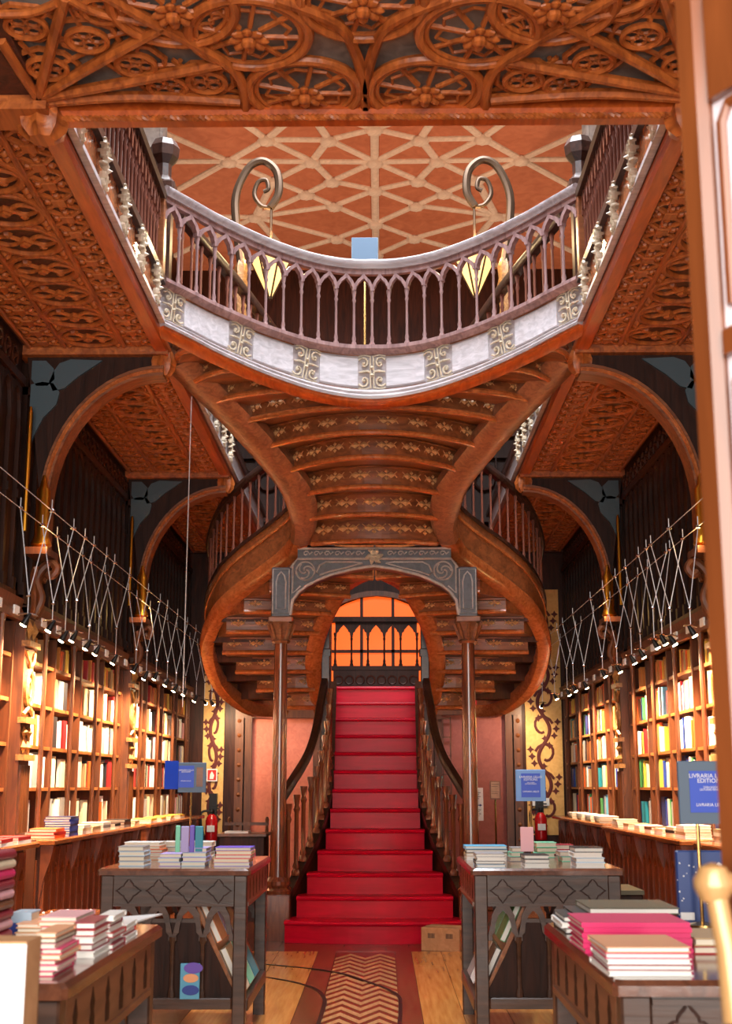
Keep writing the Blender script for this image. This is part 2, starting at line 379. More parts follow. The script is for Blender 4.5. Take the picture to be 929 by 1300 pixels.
struct(door_frame(562, 640, 908, 'plum_wall', 'door_2', 1), 'plum red door beneath the right stair flight', 'door')
# glazed lattice strip beside the right door
lt = MB()
for k in range(3): lt.box(.76+k*.1, .775+k*.1, YB-.13, YB-.1, 0, 2.25)
for k in range(9): lt.box(.76, .975, YB-.13, YB-.1, .3+k*.24, .315+k*.24)
struct(lt.build('trim_1', 'case_wood'), 'wooden lattice door light left of the plum door', 'trim')
# window over the landing
wn = bpy.data.objects.new('window_1', None); C.objects.link(wn); wn.location = (0, YB, 2.4); struct(wn, 'orange glowing segmental window above the stair landing', 'window')
xs = [-.62, -.20, .22, .64]
def topz(x): return 3.86-.22*(x/.62)**2
for i in range(3):
    a, b = xs[i]+.02, xs[i+1]-.02
    for z0, z1 in ((2.5, 3.1), (3.14, 3.5), (3.54, None)):
        P = [(a, z0), (b, z0)]+([(b, z1), (a, z1)] if z1 else [(b, topz(b)), ((a+b)/2, topz((a+b)/2)), (a, topz(a))])
        MB().prism(P, YB-.03, YB-.015, 'XZ').build('pane', 'window_glow', wn)
fr = MB()
for x in xs: fr.box(x-.02, x+.02, YB-.06, YB, 2.4, topz(x)+.02)
for z in (3.12, 3.52): fr.box(-.62, .64, YB-.06, YB, z-.02, z+.02)
fr.build('window_frame', 'dark_wood', wn)
T = [(-.72+1.44*k/12, topz(-.66+1.32*k/12)) for k in range(13)]
MB().strip(T, [(x, z+.07) for x, z in T], YB-.1, YB, 'XZ').build('arch_trim', 'case_wood', wn)
MB().box(-1.0, 1.0, YB-.012, YB, 3.3, 4.44).build('panel', 'darker_wood', bw)

# ---- gallery soffits: edge beam, ribs, circular carved panels and lattice strips
ring_pts = lambda r, n=28: [(r*math.cos(2*PI*k/n), r*math.sin(2*PI*k/n), 0) for k in range(n)]
def soffit_motif():
    mb = MB(); R = .2
    mb.tube(ring_pts(R), .026, 7, True)
    for q in (0, 2):
        t = q*PI/2; P = []
        for k in range(9):
            u = k/8; r = R*.9*u; wv = .62*math.sin(PI*u)
            P.append((r*math.cos(t+wv), r*math.sin(t+wv), -.004))
        mb.tube(P, .017, 6)
        mb.tube([(p[0]*math.cos(2*t)+p[1]*math.sin(2*t), p[0]*math.sin(2*t)-p[1]*math.cos(2*t), p[2]) for p in P], .017, 6)
        cx, cy = .12*math.cos(t+PI/4), .12*math.sin(t+PI/4)
        mb.lathe([(.0, -.03), (.024, -.02), (.034, 0)], 6, (cx, cy, 0))
    mb.prism([(.05, 0), (0, .05), (-.05, 0), (0, -.05)], -.03, 0); mb.prism([(.03, 0), (0, .03), (-.03, 0), (0, -.03)], -.045, 0)
    for sx in (-1, 1):
        for sy in (-1, 1):
            mb.tube([(sx*.205, sy*.08, 0), (sx*.16, sy*.14, -.006), (sx*.09, sy*.205, 0)], .017, 5)
            mb.lathe([(.0, -.03), (.024, -.015), (.03, 0)], 6, (sx*.175, sy*.185, 0))
    return mb.mesh('carved_roundel', 'carved', True)
def lattice_tile(w, l):
    mb = MB()
    for s in (-1, 1): mb.box(-.5*w, .5*w, -.01, .01, -.02, 0); break
    mb = MB()
    for s in (-1, 1): mb.tube([(-w/2, -s*l/2, 0), (0, 0, -.006), (w/2, s*l/2, 0)], .018, 5)
    mb.prism([(.036, .036), (-.036, .036), (-.036, -.036), (.036, -.036)], -.026, 0)
    for (u, v) in ((w*.32, 0), (-w*.32, 0), (0, l*.32), (0, -l*.32)):
        mb.lathe([(0, -.026), (.018, -.02), (.026, -.004), (.026, 0)], 6, (u, v, 0))
        for t in range(3): mb.lathe([(0, -.016), (.01, -.01), (.014, 0)], 5, (u+.032*math.cos(t*2.1), v+.032*math.sin(t*2.1), 0))
    return mb.mesh('lattice_carving', 'carved', True)
roundel = soffit_motif(); latt1 = lattice_tile(.19, .2); latt2 = lattice_tile(.24, .2)
for s, nm in ((-1, 'left'), (1, 'right')):
    gz = SOF+.05
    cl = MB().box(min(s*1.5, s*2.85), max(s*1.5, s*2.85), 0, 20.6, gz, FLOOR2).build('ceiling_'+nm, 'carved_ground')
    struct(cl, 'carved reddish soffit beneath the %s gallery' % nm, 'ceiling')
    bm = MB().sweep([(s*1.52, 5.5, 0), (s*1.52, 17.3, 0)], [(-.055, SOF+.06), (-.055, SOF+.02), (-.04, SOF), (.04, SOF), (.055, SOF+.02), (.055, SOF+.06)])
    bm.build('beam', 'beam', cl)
    for xr in (1.785, 2.215, 2.475):
        MB().sweep([(s*xr, 5.6, gz), (s*xr, 17.3, gz)], [(-.018, .01), (-.018, -.014), (-.008, -.026), (.008, -.026), (.018, -.014), (.018, .01)]).build('rib', 'carved', cl)
    for y0, y1 in BAYS:
        n = round((y1-y0)/.425); d = (y1-y0)/n
        for k in range(n): inst('carved_roundel', roundel, cl, (s*2.0, y0+d*(k+.5), gz), scale=(1, d/.425, 1))
        n = round((y1-y0)/.2); d = (y1-y0)/n
        for k in range(n):
            inst('lattice_carving', latt1, cl, (s*1.677, y0+d*(k+.5), gz), scale=(1, d/.2, 1))
            inst('lattice_carving', latt2, cl, (s*2.345, y0+d*(k+.5), gz), scale=(1, d/.2, 1))
    for y in PILY+[5.55]:
        MB().box(min(s*1.47, s*2.55), max(s*1.47, s*2.55), y-.1, y+.1, SOF-.02, gz+.02).build('cross_beam', 'carved', cl)

# ---- transverse arches and pilasters along both walls
def transverse_arch(s, y, n, words):
    t = bpy.data.objects.new('trim_%d' % n, None); C.objects.link(t); t.location = (s*2.45, y, 0)
    struct(t, 'gilded carved pilaster and quarter arch on the %s' % words, 'pilaster')
    cx, cz = 1.5, 3.3
    In = []; Out = []
    for k in range(17):
        a = PI-k*PI/2/16
        In.append((s*-(cx*-1+.0)-s*0 if False else s*(cx-.785*math.cos(a)), cz+.955*math.sin(a))); Out.append((s*(cx-.85*math.cos(a)), cz+1.03*math.sin(a)))
    In = [(In[0][0], 2.98)]+In; Out = [(Out[0][0], 2.98)]+Out
    MB().strip(In, Out, y-.09, y+.09, 'XZ').build('arch', 'stair_wood', t, True)
    Mid = [((a[0]+b[0])/2, y-.09, (a[1]+b[1])/2) for a, b in zip(In, Out)]
    MB().tube(Mid, .016, 6).build('arch_moulding', 'stair_band', t, True)
    Cn = []
    for p in Out[1:]: Cn.append((s*2.5, SOF-.02))
    MB().strip(Out[1:], [(max(min(p[0]+s*3, 2.5), -2.5), SOF-.02) if False else (s*2.5 if abs(p[0]) > 1.95 else p[0], SOF-.02 if abs(p[0]) <= 1.95 else max(p[1], SOF-.02)) for p in Out[1:]], y-.03, y+.03, 'XZ').build('spandrel', 'darker_wood', t)
    # trefoil glass of the spandrel
    g = MB()
    def blob(pts): g.prism([(s*u, v) for u, v in (pts if s > 0 else pts[::-1])], y-.05, y-.02, 'XZ')
    blob([(2.46, 4.38), (2.46, 4.24), (2.42, 4.19), (2.34, 4.19), (2.29, 4.24), (2.30, 4.32), (2.36, 4.38)])
    blob([(2.46, 4.20), (2.46, 3.72), (2.42, 3.82), (2.36, 3.95), (2.27, 4.05), (2.25, 4.14), (2.30, 4.21), (2.38, 4.22)])
    blob([(2.33, 4.22), (2.30, 4.15), (2.22, 4.17), (2.12, 4.26), (1.95, 4.38), (2.18, 4.39), (2.26, 4.36), (2.30, 4.30)])
    g.build('spandrel_glass', 'glass_grey', t)
    # crown boss and wall shaft
    b = MB().lathe([(.02, -.09), (.05, -.1), (.08, -.06), (.09, 0), (.075, .05), (.06, .09)], 16, (s*1.52, y, SOF-.06), 8, .12); b.build('boss', 'carved', t, True)
    X = s*2.42
    MB().box(min(s*2.3, s*2.62), max(s*2.3, s*2.62), y-.13, y+.13, 0, 1.0).build('pedestal', 'case_wood', t)
    sh = MB().box(min(s*2.38, s*2.85), max(s*2.38, s*2.85), y-.13, y+.13, 1.0, 2.5); sh.build('shaft', 'case_wood', t)
    f = MB()
    for k in range(4): f.tube([(s*2.375, y-.09+k*.06, 1.05), (s*2.375, y-.09+k*.06, 1.5)], .018, 6)
    f.build('flute', 'case_wood', t, True)
    for (z0, z1) in ((1.53, 1.57), (1.78, 1.82), (2.30, 2.34)):
        MB().box(min(s*2.34, s*2.4), max(s*2.34, s*2.4), y-.14, y+.14, z0, z1).build('moulding', 'gold_wood', t)
    d = MB()
    for k in range(2):
        for q in range(2):
            yy, zz_ = y-.06+.12*k, 1.62+.1*q
            d.add([(s*2.375, yy-.055, zz_), (s*2.375, yy, zz_-.045), (s*2.375, yy+.055, zz_), (s*2.375, yy, zz_+.045), (s*2.345, yy, zz_)], [(0, 1, 4), (1, 2, 4), (2, 3, 4), (3, 0, 4), (0, 3, 2, 1)])
    d.build('diamond', 'gold_wood', t)
    r = MB(); r.tube([(s*2.37, y+.09*math.cos(k*PI/9), 2.02+.12*math.sin(k*PI/9)) for k in range(18)], .02, 6, True)
    r.tube([(s*2.37, y+.045*math.cos(k*PI/6), 2.02+.06*math.sin(k*PI/6)) for k in range(12)], .014, 6, True)
    for q in (-1, 1):
        r.tube([(s*2.37, y+q*.11, 1.84), (s*2.36, y+q*.04, 1.88), (s*2.37, y, 1.9)], .014, 5); r.tube([(s*2.37, y+q*.11, 2.27), (s*2.36, y+q*.05, 2.2), (s*2.37, y, 2.17)], .014, 5)
    r.build('roundel', 'gold_wood', t, True)
    dd = MB()
    for k in range(2):
        yy = y-.06+.12*k
        dd.add([(s*2.375, yy-.055, 2.42), (s*2.375, yy, 2.35), (s*2.375, yy+.055, 2.42), (s*2.375, yy, 2.49), (s*2.34, yy, 2.42)], [(0, 1, 4), (1, 2, 4), (2, 3, 4), (3, 0, 4), (0, 3, 2, 1)])
    dd.build('diamond', 'gold_wood', t)
    # scroll bracket above
    M = MB(); M.tube(smooth_path([(s*2.38, y, 2.52), (s*2.34, y, 2.58), (s*2.32, y, 2.66), (s*2.36, y, 2.78), (s*2.32, y, 2.86), (s*2.26, y, 2.90), (s*2.22, y, 2.86), (s*2.25, y, 2.81), (s*2.285, y, 2.83)], 4), .032, 8)
    for q in (-1, 1): M.tube(smooth_path([(s*2.36, y+q*.05, 2.52), (s*2.34, y+q*.11, 2.6), (s*2.36, y+q*.06, 2.7), (s*2.36, y+q*.10, 2.8), (s*2.33, y+q*.14, 2.84), (s*2.34, y+q*.12, 2.78)], 4), .02, 6)
    M.box(min(s*2.24, s*2.4), max(s*2.24, s*2.4), y-.21, y+.1, 2.93, 2.98)
    M.build('scroll_bracket', 'case_wood', t, True)
    MB().lathe([(.05, 2.98), (.075, 3.0), (.06, 3.04), (.05, 3.06), (.05, 3.38), (.03, 3.42), (.01, 3.5)], 12, (s*2.30, y-.15, 0)).build('colonette', 'gilt', t, True)
    MB().lathe([(.018, 3.1), (.018, 3.95), (.01, 4.0)], 8, (s*2.42, y-.16, 0)).build('colonette', 'gilt', t, True)
    point_light('colonette_lamp', (s*2.24, y-.27, 3.0), 1.4, (1, .6, .2), .03, t)
    return t
transverse_arch(-1, PILY[0], 2, 'left wall by the entrance'); transverse_arch(-1, PILY[1], 3, 'left wall nearer the stairs')
transverse_arch(1, PILY[0], 4, 'right wall behind the door'); transverse_arch(1, PILY[1], 5, 'right wall nearer the stairs')

# ---- front ceiling: rosettes, rope rings, fan ribs
CZ = SOF+.03
cf = MB().box(-1.5, 1.5, 0, 5.62, CZ+.08, FLOOR2).build('ceiling_front', 'panel_grey')
struct(cf, 'richly carved front ceiling with rosette wheels and fan ribs', 'ceiling')
MB().sweep([(-1.6, 5.62, 0), (1.6, 5.62, 0)], [(-.05, SOF+.12), (-.05, SOF+.02), (-.03, SOF-.01), (.03, SOF-.01), (.06, SOF+.03), (.06, SOF+.4), (-.05, SOF+.4)]).build('cross_beam', 'beam', cf)
rp = MB(); n = 220
for k in range(2):
    rp.tube([(-1.5+3*j/n, 5.58+.007*math.cos(j*1.6+k*PI), SOF+.0+.007*math.sin(j*1.6+k*PI)) for j in range(n+1)], .011, 5)
rp.build('rope_moulding', 'carved', cf, True)
def wheel(R):
    mb = MB()
    mb.tube(ring_pts(R, 40), .024, 8, True); mb.tube(ring_pts(R*.87, 40), .011, 6, True)
    for q in range(8):
        t = q*PI/4+.2; c, s = math.cos(t), math.sin(t)
        mb.tube([(c*.06, s*.06, -.005), (c*R*.9, s*R*.9, .01)], .013, 5)
        t2 = t+PI/8; c2, s2 = math.cos(t2), math.sin(t2)
        mb.tube([(c*R*.6, s*R*.6, .01), (c2*R*.72, s2*R*.72, .0), (math.cos(t+PI/4)*R*.6, math.sin(t+PI/4)*R*.6, .01)], .009, 5)
    return mb.mesh('wheel_ring', 'carved', True)
def rosette():
    mb = MB(); mb.lathe([(.012, -.06), (.03, -.05), (.032, -.03)], 8)
    for q in range(8):
        t = q*PI/4; M = Matrix.Rotation(t, 4, 'Z') @ Matrix.Translation((.052, 0, -.022)) @ Matrix.Rotation(.35, 4, 'Y') @ Matrix.Diagonal((1.25, .8, .5, 1))
        q_ = MB(M); q_.lathe([(.004, -.032), (.02, -.026), (.03, -.008), (.03, .008), (.012, .03)], 8); mb.add(q_.v, q_.f)
    return mb.mesh('rosette', 'carved', True)
wh = wheel(.255); ro = rosette()
wpos = []
for (x, y) in ((540, 122), (608, 50)):
    p = at(x, y, Z=CZ); q = at({540: 387, 608: 315}[x], {122: 117, 50: 45}[y], Z=CZ); ax = (abs(p.x)+abs(q.x))/2; ay = (p.y+q.y)/2
    wpos += [(ax, ay), (-ax, ay)]
wpos += [(.78, 4.78), (-.78, 4.78), (0, 4.75)]
for (x, y) in wpos:
    o = inst('wheel_ring', wh, cf, (x, y, CZ+.02)); inst('rosette', ro, o, (x, y, CZ+.015))
ribs = [[(462, 152), (464, 118), (450, 68), (425, 32), (350, 2)], [(312, 142), (308, 112), (290, 86), (240, 56), (190, 30), (120, -10)],
    [(48, 128), (64, 66), (82, 0)], [(48, 128), (24, 92), (0, 54)], [(48, 128), (130, 80), (210, 36)], [(48, 128), (160, 108), (282, 84)], [(48, 134), (170, 126), (305, 132)],
    [(82, 0), (130, 22), (210, 36)], [(0, 22), (40, 20), (72, 8)], [(210, 36), (246, 58), (282, 84)]]
for rb in ribs:
    P = [at(x, y, Z=CZ) for x, y in rb]; P = smooth_path(P, 5)
    big = rb[0] in ((462, 152), (312, 142), (48, 128), (48, 134))
    for s in (1, -1):
        Q = [(s*(p.x if s > 0 else p.x), p.y, p.z+.015) for p in P]
        MB().tube(Q, .026 if big else .018, 7).build('rib', 'carved', cf, True)
        MB().tube([(q[0], q[1]+.03, q[2]+.02) for q in Q], .012, 5).build('rib', 'carved', cf, True)
sm = MB(); sm.tube(ring_pts(.085, 20), .015, 6, True)
for q in range(4):
    t = q*PI/2+PI/4; sm.tube([(.045*math.cos(t)+.03*math.cos(k*PI/4), .045*math.sin(t)+.03*math.sin(k*PI/4), .005) for k in range(8)], .009, 5, True)
sm.tube([(.14*math.cos(k*PI/4+PI/8), .13*math.sin(k*PI/4+PI/8), .02) for k in range(8)], .015, 6, True)
for q in range(4):
    t = q*PI/2+PI/4; sm.tube([(.09*math.cos(t), .09*math.sin(t), .01), (.2*math.cos(t), .19*math.sin(t), .03)], .012, 5)
smm = sm.mesh('quatrefoil_tracery', 'carved', True)
for (x, y) in ((32, 42), (110, 59), (172, 90), (212, 118), (262, 112), (130, 22), (60, 95)):
    p = at(x, y, Z=CZ)
    for s in (1, -1): inst('quatrefoil_tracery', smm, cf, (s*p.x, p.y, CZ+.03), rot=(0, 0, s*.6*x/100))
for s in (-1, 1):
    MB().lathe([(.02, -.1), (.06, -.1), (.1, -.06), (.11, 0), (.1, .05)], 24, (s*1.52, 5.6, SOF-.0), 8, .14).build('corner_boss', 'carved', cf, True)

# ---- upper storey: floor edge, walls, back wall, ribbed vault
wu = MB().box(-3, 3, 17.75, 17.9, FLOOR2, 8.75).build('wall_upper_back', 'dark_wood'); struct(wu, 'dim upper back wall with dark gothic stalls', 'wall')
MB().box(-2.85, 2.85, 17.3, 17.74, 4.45, FLOOR2).build('floor_slab', 'carved_ground', wu)
st = MB()
for k in range(16):
    x = -2.4+k*.32; st.tube([(x+.13*math.cos(q*PI/6), 16.9, 5.35+.13*math.sin(q*PI/6)) for q in range(12)], .025, 5, True); st.box(x-.17, x-.15, 16.86, 16.94, 4.8, 6.0)
st.box(-2.84, 2.84, 16.95, 17.05, 4.8, 6.0).box(-2.84, 2.84, 16.85, 17.05, 5.95, 6.05).box(-2.84, 2.84, 16.85, 17.05, 5.65, 5.7)
tag(st.build('gallery_stall', 'darker_wood'), 'dark gothic tracery stall along the back of the upper gallery', 'stall')
CU = 8.7
cu = MB().box(-2.85, 2.85, 11.5, 17.9, CU, CU+.15).build('ceiling_upper', 'vault_plaster'); struct(cu, 'terracotta plaster vault with pale ribs and bosses above the gallery', 'ceiling')
cu2 = MB().box(-2.9, 2.9, -.5, 5.6, CU, CU+.15).build('ceiling_upper_front', 'vault_plaster'); struct(cu2, 'terracotta plaster ceiling of the upper front room', 'ceiling')
half = [(0, 13.6), (0, 14.4), (0, 15.15), (0, 16.15), (0, 17.2), (.53, 13.85), (.53, 14.9), (.53, 15.6), (.53, 16.62), (.75, 14.38), (.87, 15.25), (1.25, 13.83), (1.25, 14.88), (1.75, 14.36), (1.58, 15.92), (1.25, 17.1), (0, 12.8), (.75, 13.1), (1.75, 13.0)]
B = []
for (x, y) in half: B += [(x, y)]+([(-x, y)] if x > 0 else [])
bos = MB().lathe([(.03, -.07), (.06, -.07), (.09, -.055), (.105, -.02), (.095, 0)], 16, (0, 0, 0), 8, .08).mesh('boss', 'vault_rib', True)
rib_prof = [(-.052, .01), (-.046, -.015), (-.02, -.032), (.02, -.032), (.046, -.015), (.052, .01)]
for (x, y) in B: inst('boss', bos, cu, (x, y, CU))
V = dict(A0=(0, 13.6), A1=(0, 14.4), A2=(0, 15.15), A3=(0, 16.15), A4=(0, 17.2), B1=(.53, 13.85), B2=(.53, 14.9), B3=(.53, 15.6), B4=(.53, 16.62), C1=(.75, 14.38), D1=(.87, 15.25), E1=(1.25, 13.83), E2=(1.25, 14.88), F1=(1.75, 14.36), G1=(1.58, 15.92), H0=(0, 12.8), H1=(.75, 13.1), H2=(1.75, 13.0), W1=(2.85, 14.36), W2=(2.85, 13.2), W3=(2.85, 15.5), W4=(2.85, 15.9), W5=(2.85, 17.2), K1=(1.25, 17.1), W6=(1.9, 17.74), W7=(.8, 17.74), W8=(0, 17.74))
done = set()
for e in 'A0A1 A1A2 A2A3 A3A4 A0B1 A1B1 A1C1 A1B2 B1C1 B1E1 C1E1 C1B2 C1E2 C1F1 E1F1 E2F1 B2A2 B2D1 D1E2 D1G1 D1B3 B3A2 B3A3 B3G1 A3B4 B4G1 A4B4 E2G1 F1W1 F1W2 F1W3 G1W4 G1W5 G1K1 B4K1 K1W6 K1W7 A4W8 A0H0 A0H1 B1H1 E1H1 E1H2 H0H1 H1H2'.split():
    a, b = V[e[:2]], V[e[2:]]
    for s in ((1, -1) if (a[0] or b[0]) else (1,)): MB().sweep([(s*a[0], a[1], CU), (s*b[0], b[1], CU)], rib_prof).build('rib', 'vault_rib', cu)
for s in (-1, 1):
    # grey stone piers of the upper walls and a half-dark arch
    for y in (9.6, 13.0):
        p = MB().box(min(s*2.32, s*2.85), max(s*2.32, s*2.85), y-.14, y+.14, FLOOR2, CU)
        for q in range(3): p.tube([(s*2.31, y-.1+.1*q, FLOOR2), (s*2.31, y-.1+.1*q, CU)], .035, 8)
        struct(p.build('trim_%d' % (6+(s > 0)*2+(y > 10)), 'stone_grey'), 'grey fluted pier of the upper %s wall, the one %s the parapet' % ('right' if s > 0 else 'left', 'behind' if y > 10 else 'beside'), 'pier')

# invented brass uplighters, added on the upper walls to brighten the dark vault
for s in (-1, 1):
    for i, y in enumerate((11.8, 14.4, 16.6)):
        t = thing('wall_uplighter', 'brass bowl uplighter on the upper %s wall, %s along' % ('right' if s > 0 else 'left', ORD[i]), 'wall lamp', (s*2.8, y, 5.7), 0, 'uplighters of the upper walls')
        MB().lathe([(.01, 5.62), (.06, 5.68), (.1, 5.78), (.095, 5.78), (.05, 5.70), (.0, 5.69)], 16, (s*2.66, y, 0)).build('bowl', 'brass', t, True)
        MB().tube([(s*2.84, y, 5.6), (s*2.72, y, 5.58), (s*2.66, y, 5.64)], .012, 8).build('arm', 'brass', t, True)
        spot_light('uplighter_light', (s*2.66, y, 5.80), (s*1.0, y+.3, 8.7), 66, (1, .78, .56), 140, .9, .05, t)
# ================================================================== THE STAIRCASE
ST = thing('grand_staircase', 'grand forked wooden staircase with red treads rising through the middle of the shop', 'staircase', (0, 12, 0))
R_, T_, Y0 = .19, .237, 12.06
HWK = [.80, .71, .63, .545, .478, .445, .435, .43, .43, .435, .44, .45, .455]
for k in range(1, 14):
    hw = HWK[k-1]; y = Y0+(k-1)*T_; bow = .12 if k == 1 else (.05 if k < 6 else .015); z = k*R_
    fr_ = [(-hw+2*hw*i/14, y+bow*((-1+2*i/14)**2)-bow) for i in range(15)]
    s_ = MB().prism(fr_+[(hw, y+2.1*T_), (-hw, y+2.1*T_)], z-R_+.001, z).build('step', 'red_floorcloth', ST)
    MB().tube([(a, b-.012, z-.018) for a, b in fr_], .02, 8).build('nosing', 'red_floorcloth', s_, True)
ld = MB().box(-.5, .5, Y0+12.9*T_, 15.4, 2.28, 2.468).box(-1.3, 1.3, 15.4, 16.3, 2.28, 2.468).build('landing', 'red_floorcloth', ST)

def wall_strip(path, zb, th, prof_top=0.0):
    m = MB(); P = [Vector(p) for p in path]
    A = []; 
    for i, p in enumerate(P):
        d = (P[min(i+1, len(P)-1)]-P[max(i-1, 0)]); d.z = 0; d.normalize(); u = Vector((d.y, -d.x, 0))*th
        A.append((p-u, p+u))
    vs = []; fs = []
    for (a, b), p in zip(A, P): vs += [(a.x, a.y, zb), (b.x, b.y, zb), (b.x, b.y, p.z+prof_top), (a.x, a.y, p.z+prof_top)]
    for i in range(len(P)-1):
        for q in range(4): fs.append((4*i+q, 4*i+(q+1) % 4, 4*i+4+(q+1) % 4, 4*i+4+q))
    fs += [(0, 1, 2, 3), tuple(4*(len(P)-1)+q for q in (3, 2, 1, 0))]
    return m.add(vs, fs)
bal_prof = [(.026, 0), (.026, .03), (.016, .05), (.020, .07), (.0125, .10), (.0125, .34), (.020, .36), (.013, .38), (.022, .42), (.022, .44)]
def baluster_mesh(h, mat, k=1.0, name='baluster'):
    f = h/.44; return MB().lathe([(r*k, z*f if .1 < z < .4 else (z if z <= .1 else h-(.44-z))) for r, z in bal_prof], 8).mesh(name, mat, True)
def arch_mesh(w, h, th, mat, top=.03, name='baluster_arch', fill=False):
    """trefoil-headed arch between two balusters, springing at z=0"""
    A = [(-w/2+.014, 0), (-w/2+.017, h*.22), (-w/2+.026, h*.34), (-w*.30, h*.36), (-w*.26, h*.52), (-w*.14, h*.68), (0, h*.86)]
    A = A+[(-x, z) for x, z in reversed(A[:-1])]
    Bq = [(-w/2, 0), (-w/2, h*.26), (-w/2, h*.42), (-w*.42, h*.60), (-w*.33, h*.78), (-w*.2, h*.92), (-.006, h+top)]
    if fill: Bq = [(-w/2, 0), (-w/2, h*.5), (-w/2, h*.8), (-w/2, h+top), (-w*.3, h+top), (-w*.15, h+top), (0, h+top)]
    Bq = Bq+[(-x, z) for x, z in reversed(Bq[:-1])]
    return MB().strip(A, Bq, -th/2, th/2, 'XZ').mesh(name, mat)
# lower flight balustrades
side = [(-.86, 12.25, .25), (-.76, 12.43, .47), (-.68, 12.63, .64), (-.59, 12.85, .83), (-.53, 13.08, 1.02), (-.49, 13.32, 1.2), (-.475, 13.85, 1.64), (-.49, 14.9, 2.5)]
rail = [(-.87, 12.36, 1.20), (-.79, 12.66, 1.36), (-.67, 13.0, 1.60), (-.60, 13.26, 1.86), (-.57, 13.47, 2.10), (-.545, 13.7, 2.30), (-.54, 13.9, 2.40)]
bl = baluster_mesh(.62, 'column_wood', 1.6)
for s in (1, -1):
    S = smooth_path([(s*p[0], p[1], p[2]) for p in side], 4); Rr = smooth_path([(s*p[0], p[1], p[2]) for p in rail], 5)
    wall_strip(S, 0, .025, -.04).build('side_panel', 'dark_wood', ST)
    MB().sweep(S, [(-.04, -.05), (.04, -.05), (.045, .03), (-.045, .03)]).build('stringer', 'rail_wood', ST)
    MB().sweep(Rr, [(-.035, 0), (-.045, .04), (-.03, .085), (.03, .085), (.045, .04), (.035, 0)]).build('handrail', 'rail_wood', ST, True)
    for (p, a, sl) in along(S, .155, .12, 1.75):
        q = min(Rr, key=lambda r: (r.xy-p.xy).length); h = q.z-p.z-.02
        if h > .3: inst('baluster', bl, ST, (p.x, p.y, p.z+.02), scale=(1, 1, h/.62))
    nw = MB().bbox(s*.53-.045, s*.53+.045, 13.9, 13.99, 1.6, 3.3, .008).bbox(s*.53-.06, s*.53+.06, 13.885, 14.005, 2.72, 2.8, .01)
    nw.build('newel_post', 'rail_wood', ST)

# columns and the arch that carries the neck of the stairs
for s in (1, -1):
    x, y = s*.885, 12.3
    cl_ = MB().lathe([(.082, .5), (.074, .62), (.064, 2.2), (.06, 2.70)], 20, (x, y, 0)).build('column', 'column_wood', ST, True)
    b = MB().bbox(x-.125, x+.125, y-.125, y+.125, 0, .40, .012); b.lathe([(.12, .40), (.125, .43), (.10, .455), (.115, .48), (.115, .51), (.085, .55)], 20, (x, y, 0)); b.build('column_base', 'column_wood', cl_)
    c_ = MB().lathe([(.07, 2.68), (.085, 2.70), (.07, 2.72), (.075, 2.76), (.10, 2.84), (.105, 2.88)], 24, (x, y, 0), 8, .08).bbox(x-.115, x+.115, y-.115, y+.115, 2.88, 2.93, .008)
    for q in range(8):
        t = q*PI/4; c_.tube([(x+.07*math.cos(t), y+.07*math.sin(t), 2.72), (x+.10*math.cos(t), y+.10*math.sin(t), 2.80), (x+.125*math.cos(t), y+.125*math.sin(t), 2.86), (x+.115*math.cos(t), y+.115*math.sin(t), 2.835)], [.02, .02, .016, .01], 5)
    c_.build('capital', 'stair_wood', cl_, True)
    bk = MB().bbox(x-.09, x+.09, y-.09, y+.09, 2.93, 3.40, .008).build('arch_block', 'grey_arch', ST)
    L = [(x-.045, 3.0), (x+.045, 3.0), (x+.045, 3.26), (x+.03, 3.32), (x, 3.355), (x-.03, 3.32), (x-.045, 3.26)]
    m = MB().tube([(u, y-.092, v) for u, v in L], .008, 5, True); L2 = [(x-.078, 2.96), (x+.078, 2.96), (x+.078, 3.38), (x-.078, 3.38)]
    m.tube([(u, y-.092, v) for u, v in L2], .007, 5, True); m.build('block_relief', 'grey_relief', bk)
INTR = [(-.795, 2.93), (-.775, 3.07), (-.72, 3.15), (-.64, 3.215), (-.53, 3.27), (-.41, 3.318), (-.2, 3.37), (0, 3.40)]
INTR = INTR+[(-x, z) for x, z in reversed(INTR[:-1])]
ar = MB().strip(INTR, [(x, min(3.475, 3.40+(.80-abs(x))*1.1)) for x, z in INTR], 12.22, 12.38, 'XZ').box(-.73, .73, 12.2, 12.4, 3.475, 3.585).build('arch', 'grey_arch', ST)
m = MB().tube([(x, 12.215, z+.012) for x, z in INTR], .016, 6); m.tube([(-.795, 12.215, 3.395), (-.73, 12.205, 3.48), (.73, 12.205, 3.48), (.795, 12.215, 3.395)], .012, 6); m.tube([(-.73, 12.195, 3.578), (.73, 12.195, 3.578)], .012, 6); m.build('arch_moulding', 'grey_relief', ar)
sc = MB()
for k in range(14):
    x = -.65+k*1.30/13
    if abs(x) < .1: continue
    sc.tube([(x+.03*math.cos(t*.9)*(1-t*.09), 12.195, 3.53+.026*math.sin(t*.9)*(1-t*.09)) for t in range(8)], .007, 5); sc.tube([(x+.03, 12.195, 3.52), (x+.06, 12.195, 3.545)], .007, 5)
sc.build('frieze_scroll', 'grey_relief', ar, True)
sp = MB()
